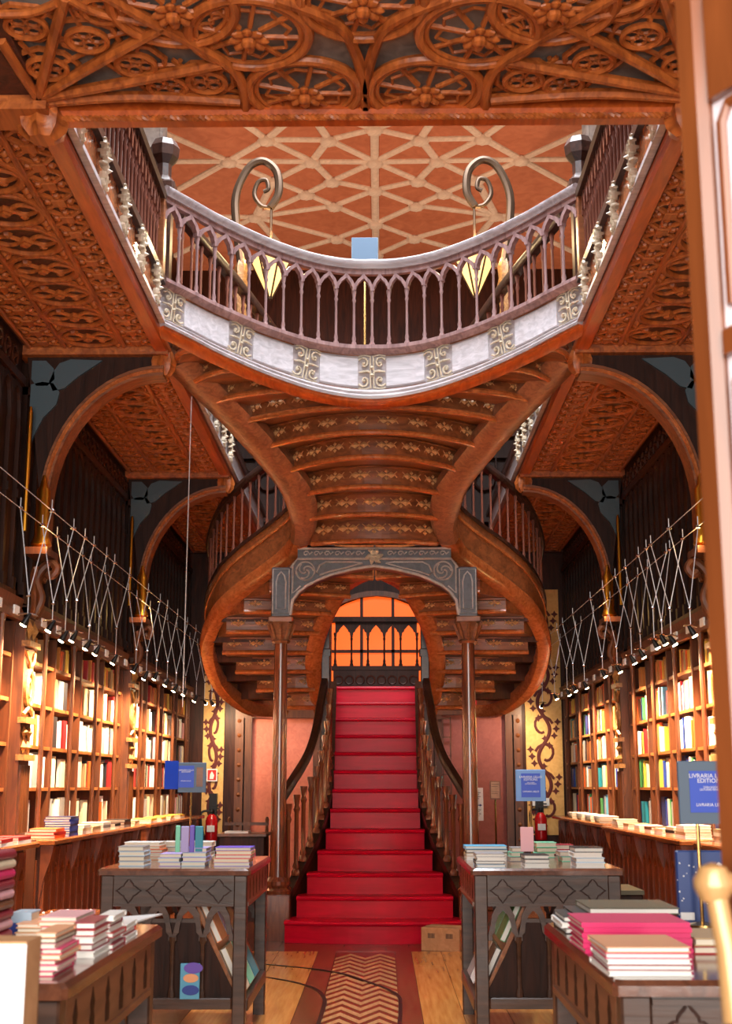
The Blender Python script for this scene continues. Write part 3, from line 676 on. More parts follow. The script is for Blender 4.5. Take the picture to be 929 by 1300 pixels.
for s in (1, -1):
    cx, cz = s*.655, 3.365
    sp.tube([(cx+.088*math.cos(k*PI/12), 12.215, cz+.088*math.sin(k*PI/12)) for k in range(24)], .009, 5, True)
    for q in range(3):
        sp.tube([(cx+(.078-.01*t)*math.cos(q*2.09+t*.42), 12.215, cz+(.078-.01*t)*math.sin(q*2.09+t*.42)) for t in range(8)], .009, 5)
    sp.tube([(s*.55, 12.215, 3.35), (s*.52, 12.215, 3.42), (s*.46, 12.215, 3.45), (s*.2, 12.215, 3.45), (s*.11, 12.215, 3.44), (s*.25, 12.215, 3.40), (s*.42, 12.215, 3.36), (s*.52, 12.215, 3.325)], .009, 5, True)
    sp.tube([(s*.775, 12.215, 3.44), (s*.775, 12.215, 3.15), (s*.70, 12.215, 3.22)], .008, 5)
sp.build('spandrel_scroll', 'grey_relief', ar, True)
md = MB()
for q in range(6):
    t = q*PI/3; md.tube([(0, 12.19, 3.5), (.05*math.cos(t), 12.17, 3.5+.055*math.sin(t)), (.085*math.cos(t+.2), 12.19, 3.5+.08*math.sin(t+.2))], [.02, .024, .008], 6)
md.lathe([(.0, -.03), (.035, 0), (0, .03)], 8, (0, 12.18, 3.5)); md.build('medallion', 'gilt_stone', ar, True)

# ---- carved underside of a step: lip along a line, fleur motifs on the riser back
def fleur(mb, p, ang, h):
    M = Matrix.Translation(p) @ Matrix.Rotation(ang, 4, 'Z')
    q = MB(M)
    for (dx, dz, r) in ((0, .3*h, .2*h), (0, -.3*h, .2*h), (.42*h, 0, .3*h), (-.42*h, 0, .3*h)):
        n = Matrix.Translation((dx, 0, dz)); e = MB(M @ n @ Matrix.Diagonal((r if dz else r*1.5, .2, r, 1)))
        e.add([(1, 0, 0), (0, 0, 1), (-1, 0, 0), (0, 0, -1), (0, -1, 0)], [(0, 1, 4), (1, 2, 4), (2, 3, 4), (3, 0, 4)]); mb.v and None
        o = len(mb.v); mb.v += e.v; mb.f += [tuple(i+o for i in f) for f in e.f]
    q.lathe([(0, -.14*h), (.13*h, 0), (0, .14*h)], 6, (0, -.1*h, 0))
    q.tube([(-.95*h, -.002, -.25*h), (-.7*h, -.006, .1*h), (-.95*h, -.002, .32*h)], .05*h, 4); q.tube([(.95*h, -.002, -.25*h), (.7*h, -.006, .1*h), (.95*h, -.002, .32*h)], .05*h, 4)
    o = len(mb.v); mb.v += q.v; mb.f += [tuple(i+o for i in f) for f in q.f]
_f = MB(); fleur(_f, Vector((0, 0, 0)), 0, 1.0); FLEUR = _f.mesh('carving', 'stair_carving')
def under_step(poly, line, zb, zt, riser, cove=0.0):
    """one step block; line = its edge towards the shop front, riser = visible height of the riser back"""
    m = MB(); n = len(poly); nl = len(line)
    lk = {(round(p[0], 4), round(p[1], 4)) for p in line}
    m.add([(p[0], p[1], zb if (round(p[0], 4), round(p[1], 4)) in lk else zb+cove) for p in poly]+[(p[0], p[1], zt) for p in poly], [(i, (i+1) % n, n+(i+1) % n, n+i) for i in range(n)]+[tuple(range(n, 2*n))])
    if n == 2*nl: m.add([(p[0], p[1], zb if i < nl else zb+cove) for i, p in enumerate(poly)], [(i, n-1-i, n-2-i, i+1) for i in range(nl-1)])
    else: m.add([(p[0], p[1], zb if (round(p[0], 4), round(p[1], 4)) in lk else zb+cove) for p in poly], [tuple(range(n))[::-1]])
    o = m.build('upper_step', 'stair_wood', ST); riser = riser+cove
    P = [Vector((p[0], p[1], zb)) for p in line]
    d0 = [(p.x, p.y, p.z) for p in P]
    MB().tube([(p.x, p.y-.012, zb+.012) for p in P], .024, 8).build('lip', 'stair_band', o, True)
    MB().tube([(p.x, p.y-.006, zb+riser-.012) for p in P], .011, 6).build('bead', 'stair_wood', o, True)
    L = sum((b-a).length for a, b in zip(P, P[1:])); n = max(1, round(L/.235)); h = riser*.47
    for (p, a, sl) in along(P, L/n, L/n/2, L-.02): inst('carving', FLEUR, o, (p.x, p.y-.004, zb+.03+riser*.45), rot=(0, 0, a), scale=(h, h, h))
    return o
# side wings: inner and outer ends of each line from landing to neck (left; mirrored for right)
WI = [(-.62, 14.80), (-.63, 14.55), (-.66, 14.28), (-.67, 14.02), (-.65, 13.76), (-.58, 13.5), (-.45, 13.25), (-.25, 13.02), (-.02, 12.8)]
WO = [(-1.40, 15.10), (-1.58, 14.8), (-1.70, 14.45), (-1.77, 14.1), (-1.74, 13.7), (-1.57, 13.33), (-1.32, 13.03), (-1.04, 12.73), (-.78, 12.43)]
WZ = [2.20, 2.375, 2.55, 2.725, 2.90, 3.07, 3.22, 3.37, 3.50]
for s in (1, -1):
    for k in range(8):
        a, b, c, d = [(s*p[0], p[1]) for p in (WI[k], WO[k], WO[k+1], WI[k+1])]
        n = 6; ln = []
        for i in range(n+1):
            t = i/n; ln.append((d[0]+(c[0]-d[0])*t, d[1]+(c[1]-d[1])*t-.05*math.sin(PI*t)))
        if s > 0: ln = ln[::-1]
        # line runs from the smaller to the larger x so that its right-hand side faces the shop front
        if ln[0][0] > ln[-1][0]: ln = ln[::-1]
        far = sorted([a, b], key=lambda p: -p[0])
        # the carved block stops short of the outer stringer on the lower steps; the tread above runs out to it
        sh = [.50, .62, .76, .88, .96, 1, 1, 1][k]; sf = [.42, .55, .70, .83, .93, 1, 1, 1][k]
        i0 = (s*WI[k+1][0], WI[k+1][1]); c2 = (d[0]+(c[0]-d[0])*sh, d[1]+(c[1]-d[1])*sh); b2 = (a[0]+(b[0]-a[0])*sf, a[1]+(b[1]-a[1])*sf)
        lc = []
        for i in range(n+1):
            t = i/n; lc.append((d[0]+(c2[0]-d[0])*t, d[1]+(c2[1]-d[1])*t-.05*math.sin(PI*t)))
        if lc[0][0] > lc[-1][0]: lc = lc[::-1]
        so = under_step(lc+sorted([a, b2], key=lambda p: -p[0]), lc, WZ[k], WZ[k]+.16, WZ[k+1]-WZ[k])
        MB().prism(ln+far, WZ[k]+.12, WZ[k]+.30).build('tread', 'dark_wood', so)
# neck: lines bow towards the shop front
NL = [(.80, 12.43, 12.5, 3.50), (.64, 12.05, 11.9, 3.58), (.63, 11.65, 11.45, 3.74), (.66, 11.25, 10.95, 3.88), (.77, 10.85, 10.38, 4.00), (.92, 10.45, 10.02, 4.11), (1.09, 10.05, 9.64, 4.21)]
def neck_line(x, ye, yc):
    x = x-.05
    return [(-x+2*x*i/16, yc+(ye-yc)*((-1+2*i/16)**2)) for i in range(17)]
for j in range(1, len(NL)):
    far = neck_line(*NL[j-1][:3]); near = neck_line(*NL[j][:3]); zb = NL[j][3]; r = (NL[j+1][3]-zb) if j+1 < len(NL) else .1
    under_step(near+far[::-1], near, zb, zb+.27, r, .085)
FAS = [(-1.47, 8.55, 4.48), (-1.30, 8.76, 4.45), (-1.11, 8.95, 4.40), (-.77, 9.23, 4.325), (-.39, 9.43, 4.258), (0, 9.5, 4.228)]
FAS = FAS+mirx(FAS[::-1][1:]); FP = smooth_path(FAS, 6)
fan = [([(-1.09, 10.05), (-.82, 9.84), (-.55, 9.72), (0, 9.64), (0, 9.53), (-.25, 9.50)], [(-1.21, 9.70), (-1.02, 9.56), (-.78, 9.46), (-.5, 9.42)], 4.28, .08),
    ([(-1.21, 9.70), (-1.02, 9.56), (-.78, 9.46), (-.5, 9.42), (-.78, 9.27)], [(-1.33, 9.40), (-1.22, 9.26), (-1.1, 9.16), (-.95, 9.13)], 4.345, .07),
    ([(-1.33, 9.40), (-1.22, 9.26), (-1.1, 9.16), (-.95, 9.13), (-1.15, 8.97)], [(-1.44, 9.12), (-1.40, 8.98), (-1.34, 8.90), (-1.25, 8.86)], 4.41, .06)]
for s in (1, -1):
    for far, near, zb, r in fan:
        ln = [(s*p[0], p[1]) for p in near]; fr2 = [(s*p[0], p[1]) for p in far]
        if s < 0: ln2 = ln[::-1]; poly = ln2+fr2
        else: ln2 = ln; poly = ln2+fr2[::-1]
        if s < 0: ln2 = ln2
        under_step(poly, ln2 if ln2[0][0] < ln2[-1][0] else ln2[::-1], zb, zb+.24, r, .05)
# ---- outer stringer: from the landing round the wing and up the neck to the gallery corner
STR = [(-1.10, 15.55, 2.20), (-1.24, 15.4, 2.17), (-1.47, 15.1, 2.17), (-1.67, 14.8, 2.27), (-1.82, 14.4, 2.44), (-1.88, 14.0, 2.67), (-1.84, 13.7, 2.86), (-1.65, 13.3, 3.08), (-1.36, 13.0, 3.25), (-1.03, 12.7, 3.40), (-.79, 12.4, 3.53), (-.67, 12.0, 3.66), (-.645, 11.6, 3.77), (-.69, 11.2, 3.89), (-.86, 10.7, 4.04), (-1.07, 10.1, 4.19), (-1.28, 9.6, 4.32), (-1.46, 9.2, 4.44)]
wbl = baluster_mesh(.60, 'wing_wood', .85)
def wsweep(P, prof, k):
    m = MB(); n = len(prof); vs = []; fs = []
    for i in range(len(P)):
        d = P[min(i+1, len(P)-1)]-P[max(i-1, 0)]; d.z = 0; d.normalize(); u = Vector((d.y, -d.x, 0)); f = k(P[i])
        for a, b in prof: vs.append(P[i]+u*a*f+Vector((0, 0, b)))
    for i in range(len(P)-1):
        for q in range(n): fs.append((i*n+q, i*n+(q+1) % n, (i+1)*n+(q+1) % n, (i+1)*n+q))
    fs += [tuple(range(n))[::-1], tuple(range((len(P)-1)*n, len(P)*n))]
    return m.add(vs, fs)
STR = [(x*(1-.045*max(0, min(1, (abs(x)-1.0)/.6))) if y > 12.6 else x, y, z) for x, y, z in STR]
for s in (1, -1):
    P = smooth_path([(s*p[0], p[1], p[2]) for p in STR], 6)
    NK = next(i for i, p in enumerate(P) if p.y < 12.2)
    stg = wsweep(P[:NK+1], [(-.085, .03), (-.06, -.015), (0, -.03), (.06, -.015), (.085, .03), (.08, .12), (-.08, .12)], lambda p: 1+.7*max(0, min(1, (12.4-p.y)/1.0))).build('stringer_band', 'stair_band', ST, True)
    wsweep(P[NK:], [(-.085, .03), (-.06, -.015), (0, -.03), (.06, -.015), (.085, .03), (.08, .12), (-.08, .12)], lambda p: 1+.7*max(0, min(1, (12.4-p.y)/1.0))).build('stringer_band', 'neck_wood', ST, True)
    MB().sweep(P, [(-.03, .1), (.03, .1), (.03, .50), (-.03, .50)]).build('stringer_face', 'stair_wood', stg)
    MB().sweep(P, [(-.04, .38), (.04, .38), (.04, .41), (-.04, .41)]).build('stringer_moulding', 'stair_band', stg, True)
    MB().sweep(P, [(-.045, .49), (.045, .49), (.045, .53), (-.045, .53)]).build('stringer_cap', 'rail_wood', stg)
    o_ = MB()
    for (p, a, sl) in along(P, .62, .5):
        u = Vector((math.sin(a), -math.cos(a), 0))*(.034*(-1 if s > 0 else 1))
        u = -u if (Vector((u.x, u.y, 0)).dot(Vector((-s, 0, 0))) < 0) else u
        for q in range(5):
            t = q*2*PI/5
            o_.tube([(p.x-u.x+.0, p.y-u.y, p.z+.26+sl*0), (p.x-u.x+math.cos(a)*.07*math.cos(t), p.y-u.y+math.sin(a)*.07*math.cos(t), p.z+.26+sl*.07*math.cos(t)+.09*math.sin(t))], [.02, .012], 5)
    o_.build('stringer_ornament', 'gilt_stone', stg)
    MB().sweep(P[8:], [(-.03, 1.13), (-.045, 1.16), (-.035, 1.21), (.035, 1.21), (.045, 1.16), (.03, 1.13)]).build('handrail', 'rail_wood', ST, True)
    for (p, a, sl) in along(P, .135, .25): inst('baluster', wbl, ST, (p.x, p.y, p.z+.52), scale=(1, 1, 1.02))
    # inner stringer beside the opening over the lower flight
    IN = smooth_path([(s*x, y, z) for x, y, z in [(-.60, 14.75, 2.20), (-.64, 14.4, 2.40), (-.66, 14.1, 2.58), (-.65, 13.8, 2.78), (-.58, 13.55, 2.98), (-.46, 13.3, 3.18), (-.28, 13.1, 3.40), (-.05, 12.95, 3.50)]], 5)
    MB().sweep(IN, [(-.09, -.05), (-.05, -.09), (.05, -.09), (.09, -.05), (.07, .46), (-.07, .46)]).build('inner_stringer', 'stair_band', ST, True)
    nb = MB().bbox(s*1.62-.075, s*1.62+.075, 9.28, 9.43, FLOOR2, 5.9, .015).bbox(s*1.62-.1, s*1.62+.1, 9.255, 9.455, 5.86, 5.95, .02)
    nb.lathe([(.09, 5.95), (.06, 6.0), (.06, 6.1), (.11, 6.16), (.12, 6.24), (.09, 6.30), (.03, 6.33)], 8, (s*1.62, 9.355, 0)); nb.build('newel_post', 'rail_wood', ST)
# ---- front parapet of the upper stair: fascia, ornaments, arcade of colonettes, handrail
def fh(x): return .43-.08*min(1, abs(x)/1.47)
def fpath(dw=0, du=0): return FP
def fsweep(prof):
    """profile points (u, w as a share of the fascia height)"""
    m = MB(); P = FP; n = len(prof); vs = []; fs = []
    for i in range(len(P)):
        d = P[min(i+1, len(P)-1)]-P[max(i-1, 0)]; d.z = 0; d.normalize(); u = Vector((d.y, -d.x, 0))
        for a, b in prof: vs.append(P[i]+u*a+Vector((0, 0, b*fh(P[i].x) if abs(b) <= 1.2 else fh(P[i].x)+(b-2))))
    for i in range(len(P)-1):
        for k in range(n): fs.append((i*n+k, i*n+(k+1) % n, (i+1)*n+(k+1) % n, (i+1)*n+k))
    fs += [tuple(range(n))[::-1], tuple(range((len(P)-1)*n, len(P)*n))]
    return m.add(vs, fs)
fb = fsweep([(-.04, .02), (-.04, .98), (.0, .98), (.0, .02)]).build('fascia', 'silver_oak', ST, True)
fsweep([(-.07, -.10), (.02, -.10), (.045, -.05), (.045, .0), (-.07, .0)]).build('fascia_soffit', 'beam', fb, True)
fsweep([(-.04, .0), (.055, .0), (.06, .05), (.045, .09), (.05, .13), (.02, .19), (-.04, .19)]).build('fascia_base', 'silver_oak', fb, True)
fsweep([(-.04, .84), (.02, .84), (.03, .88), (.06, .93), (.06, 1.0), (-.06, 1.0), (-.06, .9)]).build('fascia_top', 'mauve_wood', fb, True)
orn = MB()
for s in (-1, 1):
    orn.tube([(s*.012, -.012, -.13), (s*.012, -.018, 0), (s*.012, -.012, .13)], .007, 6)
    orn.tube([(s*.012, -.012, 0), (s*.05, -.014, .006), (s*.10, -.01, 0)], [.010, .012, .006], 6)
    for q in (-1, 1):
        cx, cz = s*.062, q*.07
        orn.tube([(cx+s*(.046-.005*k)*math.cos(.75*k+.5), -.014, cz+q*(.052-.005*k)*math.sin(.75*k+.5)) for k in range(9)], .009, 6)
        orn.lathe([(0, -.016), (.014, -.006), (.016, .006), (0, .012)], 8, (cx, -.012, cz))
        orn.tube([(s*.012, -.012, q*.125), (s*.06, -.014, q*.135), (s*.105, -.010, q*.125)], .007, 5)
orn.lathe([(0, -.02), (.016, 0), (0, .02)], 8, (0, -.02, .03)); orn.lathe([(0, -.02), (.016, 0), (0, .02)], 8, (0, -.02, -.03))
ornm = orn.mesh('fascia_ornament', 'gilt_stone', True)
fL = along(FP, .01); total = len(fL)-1
def fat(s): return fL[max(0, min(total, round(s*100)))]
LEN = total*.01; 
def s_at_x(x): return min(range(total+1), key=lambda i: abs(fL[i][0].x-x))*.01
onx = [s_at_x(d) for d in (-1.40, -.965, -.505, 0, .505, .965, 1.40)]
for q in onx:
    p, a, sl = fat(q); u = Vector((math.sin(a), -math.cos(a), 0))*.004
    inst('fascia_ornament', ornm, fb, (p.x+u.x, p.y+u.y, p.z+fh(p.x)*.52), rot=(0, -math.atan(sl), a), scale=(1, 1, fh(p.x)/.43))
for q0, q1 in zip(onx, onx[1:]):
    vs = []; fs = []; n = 8
    for i in range(n+1):
        p, a, sl = fat(q0+.115+(q1-q0-.23)*i/n); u = Vector((math.sin(a), -math.cos(a), 0)); h = fh(p.x)
        for (uu, ww) in ((.0, .24), (.014, .26), (.014, .78), (.0, .80)): vs.append(p+u*uu+Vector((0, 0, ww*h)))
    for i in range(n):
        for k in range(3): fs.append((4*i+k, 4*i+k+1, 4*i+5+k, 4*i+4+k))
    fs += [(0, 1, 2, 3), (4*n+3, 4*n+2, 4*n+1, 4*n)]
    MB().add(vs, fs).build('fascia_panel', 'silver_panel', fb)
    ml = MB()
    for ww in (.20, .835):
        L_ = []
        for i in range(n+1):
            p, a, sl = fat(q0+.10+(q1-q0-.20)*i/n); u = Vector((math.sin(a), -math.cos(a), 0)); L_.append(p+u*.004+Vector((0, 0, ww*fh(p.x))))
        ml.tube(L_, .006, 5)
    ml.build('panel_bead', 'stair_wood', fb)
def fhand(prof): return fsweep([(a, 2+b) for a, b in prof])
HR = .685
fhand([(-.05, HR-.035), (-.04, HR-.06), (.04, HR-.06), (.05, HR-.035), (.06, HR-.02), (.06, HR), (.03, HR+.022), (-.03, HR+.022), (-.06, HR), (-.06, HR-.02)]).build('handrail', 'silver_oak', ST, True)
fhand([(-.02, HR-.1), (.02, HR-.1), (.03, HR-.055), (-.03, HR-.055)]).build('rail_moulding', 'mauve_wood', ST, True)
NB = 24; pb = baluster_mesh(.465, 'mauve_wood', .82); pa = arch_mesh(.14, .115, .045, 'mauve_wood', .025)
_rt = [(p.x/p.y) for p, a, sl in fL]
def s_at_share(u): return min(range(total+1), key=lambda i: abs(_rt[i]-(_rt[0]+(_rt[-1]-_rt[0])*u)))*.01
BS = [s_at_share(k/NB) for k in range(NB+1)]
for k in range(NB+1):
    p, a, sl = fat(BS[k]); inst('baluster', pb, ST, (p.x, p.y, p.z+fh(p.x)-.005), rot=(0, 0, a))
    if k < NB:
        p, a, sl = fat((BS[k]+BS[k+1])/2); o = inst('baluster_arch', pa, ST, (p.x, p.y, p.z+fh(p.x)+.455), scale=((BS[k+1]-BS[k])/.14, 1, 1))
        o.rotation_euler = (0, -math.atan(sl), a)
# landing balustrade in front of the glowing window
lbm = baluster_mesh(.42, 'darker_wood', .9); lam = arch_mesh(.2, .17, .05, 'darker_wood', fill=True)
lb = MB().box(-.52, .52, 15.85, 15.95, 2.468, 2.78); lb.box(-.54, .54, 15.83, 15.97, 3.33, 3.39); lb.box(-.54, .54, 15.84, 15.96, 2.74, 2.79); lbo = lb.build('landing_balustrade', 'darker_wood', ST)
rl = MB()
for k in range(8): rl.tube([(-.455+.13*k+.05*math.cos(q*PI/5), 15.845, 2.62+.05*math.sin(q*PI/5)) for q in range(10)], .01, 5, True)
rl.build('landing_relief', 'dark_wood', lbo, True)
for k in range(6):
    inst('baluster', lbm, lbo, (-.5+.2*k, 15.9, 2.78))
    if k < 5: inst('baluster_arch', lam, lbo, (-.4+.2*k, 15.9, 3.15))

# ---- gallery parapets on both sides of the well
gb = baluster_mesh(.46, 'wing_wood', .95); ga = arch_mesh(.115, .16, .05, 'wing_wood')
for s, nm in ((-1, 'left'), (1, 'right')):
    g = thing('gallery_balustrade', 'carved gallery balustrade with gilt brackets along the %s side of the well' % nm, 'balustrade', (s*HW, 5.6, SOF))
    X = s*1.46
    for (y0, y1) in ((5.68, 8.5), (9.45, 16.5)):
        MB().box(min(X, X+s*.1), max(X, X+s*.1), y0, y1, SOF+.06, FLOOR2+.0).build('fascia', 'stair_band' if y0 < 9 else 'silver_oak', g)
        MB().box(min(X-s*.035, X+s*.1), max(X-s*.035, X+s*.1), y0, y1, FLOOR2-.03, FLOOR2+.03).build('fascia_top', 'rail_wood', g)
        MB().sweep([(X, y0, SOF+.06), (X, y1, SOF+.06)], [(-.04, 0), (.04, 0), (.03, .05), (-.03, .05)]).build('fascia_base', 'silver_oak', g)
        k = y0+.25
        while k < min(y1, 12.9): inst('bracket_ornament', ornm, g, (X-s*.003, k, SOF+.22), rot=(0, 0, s*-PI/2 if s > 0 else PI/2), scale=(.55, 2.2, 1.1)); k += .56
    MB().sweep([(X+s*.04, 5.68, 0), (X+s*.04, 8.56, 0)], [(-.05, 5.42), (.05, 5.42), (.06, 5.46), (.03, 5.5), (-.03, 5.5), (-.06, 5.46)]).build('handrail', 'rail_wood', g)
    n = 24
    for k in range(n+1):
        y = 5.72+k*.115
        inst('baluster', gb, g, (X+s*.04, y, FLOOR2+.02))
        if k < n: inst('baluster_arch', ga, g, (X+s*.04, y+.0575, FLOOR2+.46), rot=(0, 0, PI/2))
    MB().bbox(X+s*.04-.05, X+s*.04+.05, 8.50, 8.60, FLOOR2-.02, 5.5, .008).build('corner_post', 'stair_wood', g)

# ---- swan-neck lanterns, and a framed blue board, on the upper stair
def swan_lamp(s, label):
    x, y = s*1.13, 10.5
    t = thing('swan_neck_lamp', label, 'lamp', (x, y, 4.75))
    t_ = MB().lathe([(.07, 4.62), (.08, 4.7), (.05, 4.78), (.06, 4.9), (.04, 5.0), (.065, 5.2), (.04, 5.35), (.07, 5.5), (.045, 5.62), (.055, 5.72), (.03, 5.8)], 12, (x, y, 0), 6, .1); t_.build('post', 'gold_wood', t, True)
    P = smooth_path([(x, y, 5.75), (x-s*-.05, y, 6.1), (x-s*-.06, y, 6.4), (x-s*.04, y, 6.65), (x-s*.17, y, 6.72), (x-s*.29, y, 6.62), (x-s*.31, y, 6.42), (x-s*.24, y, 6.28)], 6)
    Q = smooth_path([(x-s*.24, y, 6.28), (x-s*.16, y, 6.3), (x-s*.10, y, 6.4), (x-s*.13, y, 6.52), (x-s*.2, y, 6.54), (x-s*.22, y, 6.46), (x-s*.18, y, 6.43)], 5)
    MB().tube(P, .036, 8).build('neck', 'old_brass', t, True); MB().tube(Q, .02, 8).build('scroll', 'old_brass', t, True)
    lx = x-s*.25
    MB().tube([(x-s*.31, y, 6.42), (lx, y, 6.25), (lx, y, 6.0)], .012, 6).build('hook', 'old_brass', t)
    ch = MB()
    for q in range(4): ch.tube([(lx, y, 6.02), (lx+.1*math.cos(q*PI/2+.78), y+.1*math.sin(q*PI/2+.78), 5.80)], .004, 4)
    ch.build('chain', 'old_brass', t)
    l = MB().lathe([(.02, 5.46), (.12, 5.68), (.165, 5.78), (.16, 5.80)], 6, (lx, y, 0)).build('lantern_glass', 'lantern_glass', t)
    f = MB()
    for q in range(6):
        c, z = math.cos(q*PI/3), math.sin(q*PI/3); f.tube([(lx+.02*c, y+.02*z, 5.455), (lx+.122*c, y+.122*z, 5.68), (lx+.168*c, y+.168*z, 5.785)], .008, 4)
    f.tube([(lx+.168*math.cos(q*PI/3), y+.168*math.sin(q*PI/3), 5.79) for q in range(6)], .01, 5, True); f.lathe([(.0, 5.42), (.02, 5.44), (.02, 5.46)], 6, (lx, y, 0)); f.lathe([(.15, 5.80), (.08, 5.84), (.01, 5.85)], 6, (lx, y, 0)); f.build('lantern_frame', 'old_brass', t)
    point_light('lantern_light', (lx, y-.02, 5.95), 30, (1, .72, .36), .08, t)
swan_lamp(-1, 'brass swan-neck lantern glowing behind the parapet, left of the pair'); swan_lamp(1, 'brass swan-neck lantern glowing behind the parapet, right of the pair')
a = at(446, 302, Y=11.3); b = at(480, 332, Y=11.3)
t = thing('display_screen', 'small pale blue screen on a stand behind the upper parapet', 'screen', ((a.x+b.x)/2, 11.3, 4.75))
MB().bbox(a.x, b.x, 11.29, 11.33, b.z, a.z, .004).build('panel', 'slate_card', t)
MB().box(a.x+.008, b.x-.008, 11.282, 11.29, b.z+.008, a.z-.008).build('face', 'screen_blue', t)
MB().tube([((a.x+b.x)/2, 11.31, 4.2), ((a.x+b.x)/2, 11.31, b.z)], .012, 6).build('pole', 'brass', t)
# ================================================================== BOOKCASES AND COUNTERS
SHZ = [1.02, 1.35, 1.65, 1.95, 2.25]; CORN = 2.47
def book_unit():
    b = MB().box(0, .03, 0, 1, 0, 1).box(.03, 1, 0, .10, 0, 1).box(.03, 1, .90, 1, 0, 1)
    me = b.box(.03, .97, .10, .90, .015, .985).mesh('book', ['book_cream', 'page'])
    for p in me.polygons:
        if p.index >= 18: p.material_index = 1
    return me
BU = book_unit()
def shelf_book(s, x, y, z, t, h, d, col, label, group, face=False, lean=0):
    o = bpy.data.objects.new('book', BU); C.objects.link(o)
    if face:   # cover turned to the aisle
        o.rotation_euler = (0, -s*-.12 if False else 0, s*PI/2); o.location = (x, y, z); o.scale = (d, t, h)
    else:
        o.rotation_euler = (lean if s < 0 else -lean, 0, PI if s < 0 else 0); o.location = (x, y+(t if s < 0 else 0), z); o.scale = (d, t, h)
    o.material_slots[0].link = 'OBJECT'; o.material_slots[0].material = bm_(col)
    return tag(o, label, 'book', group)
PAL = {(-1, 4): ['amber', 'orange', 'amber', 'yellow', 'brown', 'tan', 'red', 'amber'], (1, 4): ['amber', 'amber', 'yellow', 'red', 'orange', 'tan', 'brown'],
    -1: ['white', 'cream', 'white', 'cream', 'red', 'pale pink', 'tan', 'grey', 'white', 'orange', 'cream', 'black'], 1: ['white', 'cream', 'yellow', 'blue', 'red', 'teal', 'cream', 'white', 'tan', 'sky blue', 'navy', 'orange', 'grey', 'brown', 'green']}
REST = {}
def rest_book(s, x, y, z, t, h, d, col):
    m = REST.setdefault(col, MB()); x1 = x+(d if s > 0 else -d)
    m.box(min(x, x1), max(x, x1), y, y+t, z, z+h)
def fill(s, y0, y1, z, row, single, comp, casename, col0):
    y = y0+.03; rnd = random.Random(int(s*1000+z*100+y0*37)); idx = 0
    pal = PAL[(s, 4)] if row == 4 else PAL[s]; hmax = .20 if row == 4 else .255
    end = y1-.04-rnd.choice([0, .05, .1, .22])
    while y < end:
        face = row != 4 and rnd.random() < .30; col = rnd.choice(pal); h = hmax*(1-rnd.random()*.22)
        if face: wd = rnd.uniform(.13, .17); t = .03; run = wd+.03
        else: t = rnd.uniform(.03, .06) if single else rnd.uniform(.025, .05); run = t+.004
        if y+run > end: break
        xs_ = s*(2.475+rnd.random()*.02)
        if single:
            lab = '%s %s %s along, %s shelf down, %s column, %s bookcase' % (col, 'face-out book' if face else 'book', ORD[idx], ORD[4-row], ORD[comp], casename)
            if face: shelf_book(s, xs_+s*(.03 if s > 0 else .03), y+(0 if s > 0 else wd), z, t, h, wd, col, lab, 'books in the %s bookcase' % casename, True)
            else: shelf_book(s, xs_, y, z, t, h, .17, col, lab, 'books in the %s bookcase' % casename)
        else: rest_book(s, xs_, y, z, wd if face else t, h, .03 if face else .17, col)
        y += run; idx += 1
        if rnd.random() < .13: y += rnd.uniform(.06, .2)
PLATE = MB().box(-.006, .006, -.06, .06, -.03, .03).mesh('label_plate', 'white_card')
def bookcase(s, y0, y1, ncomp, label, casename, nsingle):
    t = thing('bookcase', label, 'bookcase', (s*2.62, (y0+y1)/2, .98))
    xf, xb = s*2.45, s*2.83
    def bx(m, xa, xb_, ya, yb, za, zb): return m.box(min(xa, xb_), max(xa, xb_), ya, yb, za, zb)
    bx(MB(), xb-s*.02, xb, y0, y1, 1.001, 2.5).build('back_panel', 'case_back', t)
    d = (y1-y0)/ncomp
    for k in range(ncomp+1): bx(MB(), xf, xb, y0+k*d-.015, y0+k*d+.015, 1.001, CORN).build('upright', 'case_wood', t)
    for k in range(ncomp):
        MB().lathe([(.022, 1.0), (.02, 1.05), (.018, 2.4), (.03, CORN)], 8, (xf-s*.03, y0+(k+.5)*d, 0)).build('colonette', 'case_wood', t, True)
    for z in SHZ: bx(MB(), xf+s*.01, xb, y0, y1, z-.025, z).build('shelf', 'shelf_wood', t)
    c = MB().sweep([(xf, y0, CORN), (xf, y1, CORN)], [(u*1, v) for u, v in ((-.05, 0), (.05, 0), (.06, .05), (.04, .09), (.055, .15), (-.055, .15), (-.04, .09), (-.06, .05))]).build('cornice', 'case_wood', t)
    bx(MB(), xf, xb, y0, y1, CORN, CORN+.14).build('top_board', 'case_wood', t)
    for k in range(2*ncomp): inst('label_plate', PLATE, c, (xf-s*.063, y0+(k+.5)*d/2, CORN+.05))
    for row, z in enumerate(SHZ):
        for k in range(ncomp): fill(s, y0+k*d+.015, y0+(k+1)*d-.015, z, row, k < nsingle, k, casename, None)
    return t
bookcase(-1, 9.17, 12.70, 4, 'brightly lit left bookcase between the two gilded pilasters', 'nearer left', 2)
bookcase(1, 9.17, 12.70, 4, 'brightly lit right bookcase beside the open door', 'nearer right', 2)
bookcase(-1, 13.0, 17.2, 4, 'far left bookcase ending at the ochre scroll panel', 'far left', 0)
bookcase(1, 13.0, 17.2, 4, 'far right bookcase ending at the ochre scroll panel', 'far right', 0)
bookcase(-1, 6.4, 8.87, 3, 'bookcase at the left edge nearest the entrance', 'entrance left', 0)
bookcase(1, 6.4, 8.87, 3, 'bookcase hidden behind the open door on the right', 'entrance right', 0)
rr = bpy.data.objects.new('shelved_books', None); C.objects.link(rr); rr.location = (0, 13, 1); tag(rr, 'remaining rows of books on the farther shelves of both walls', 'books', kind='stuff')
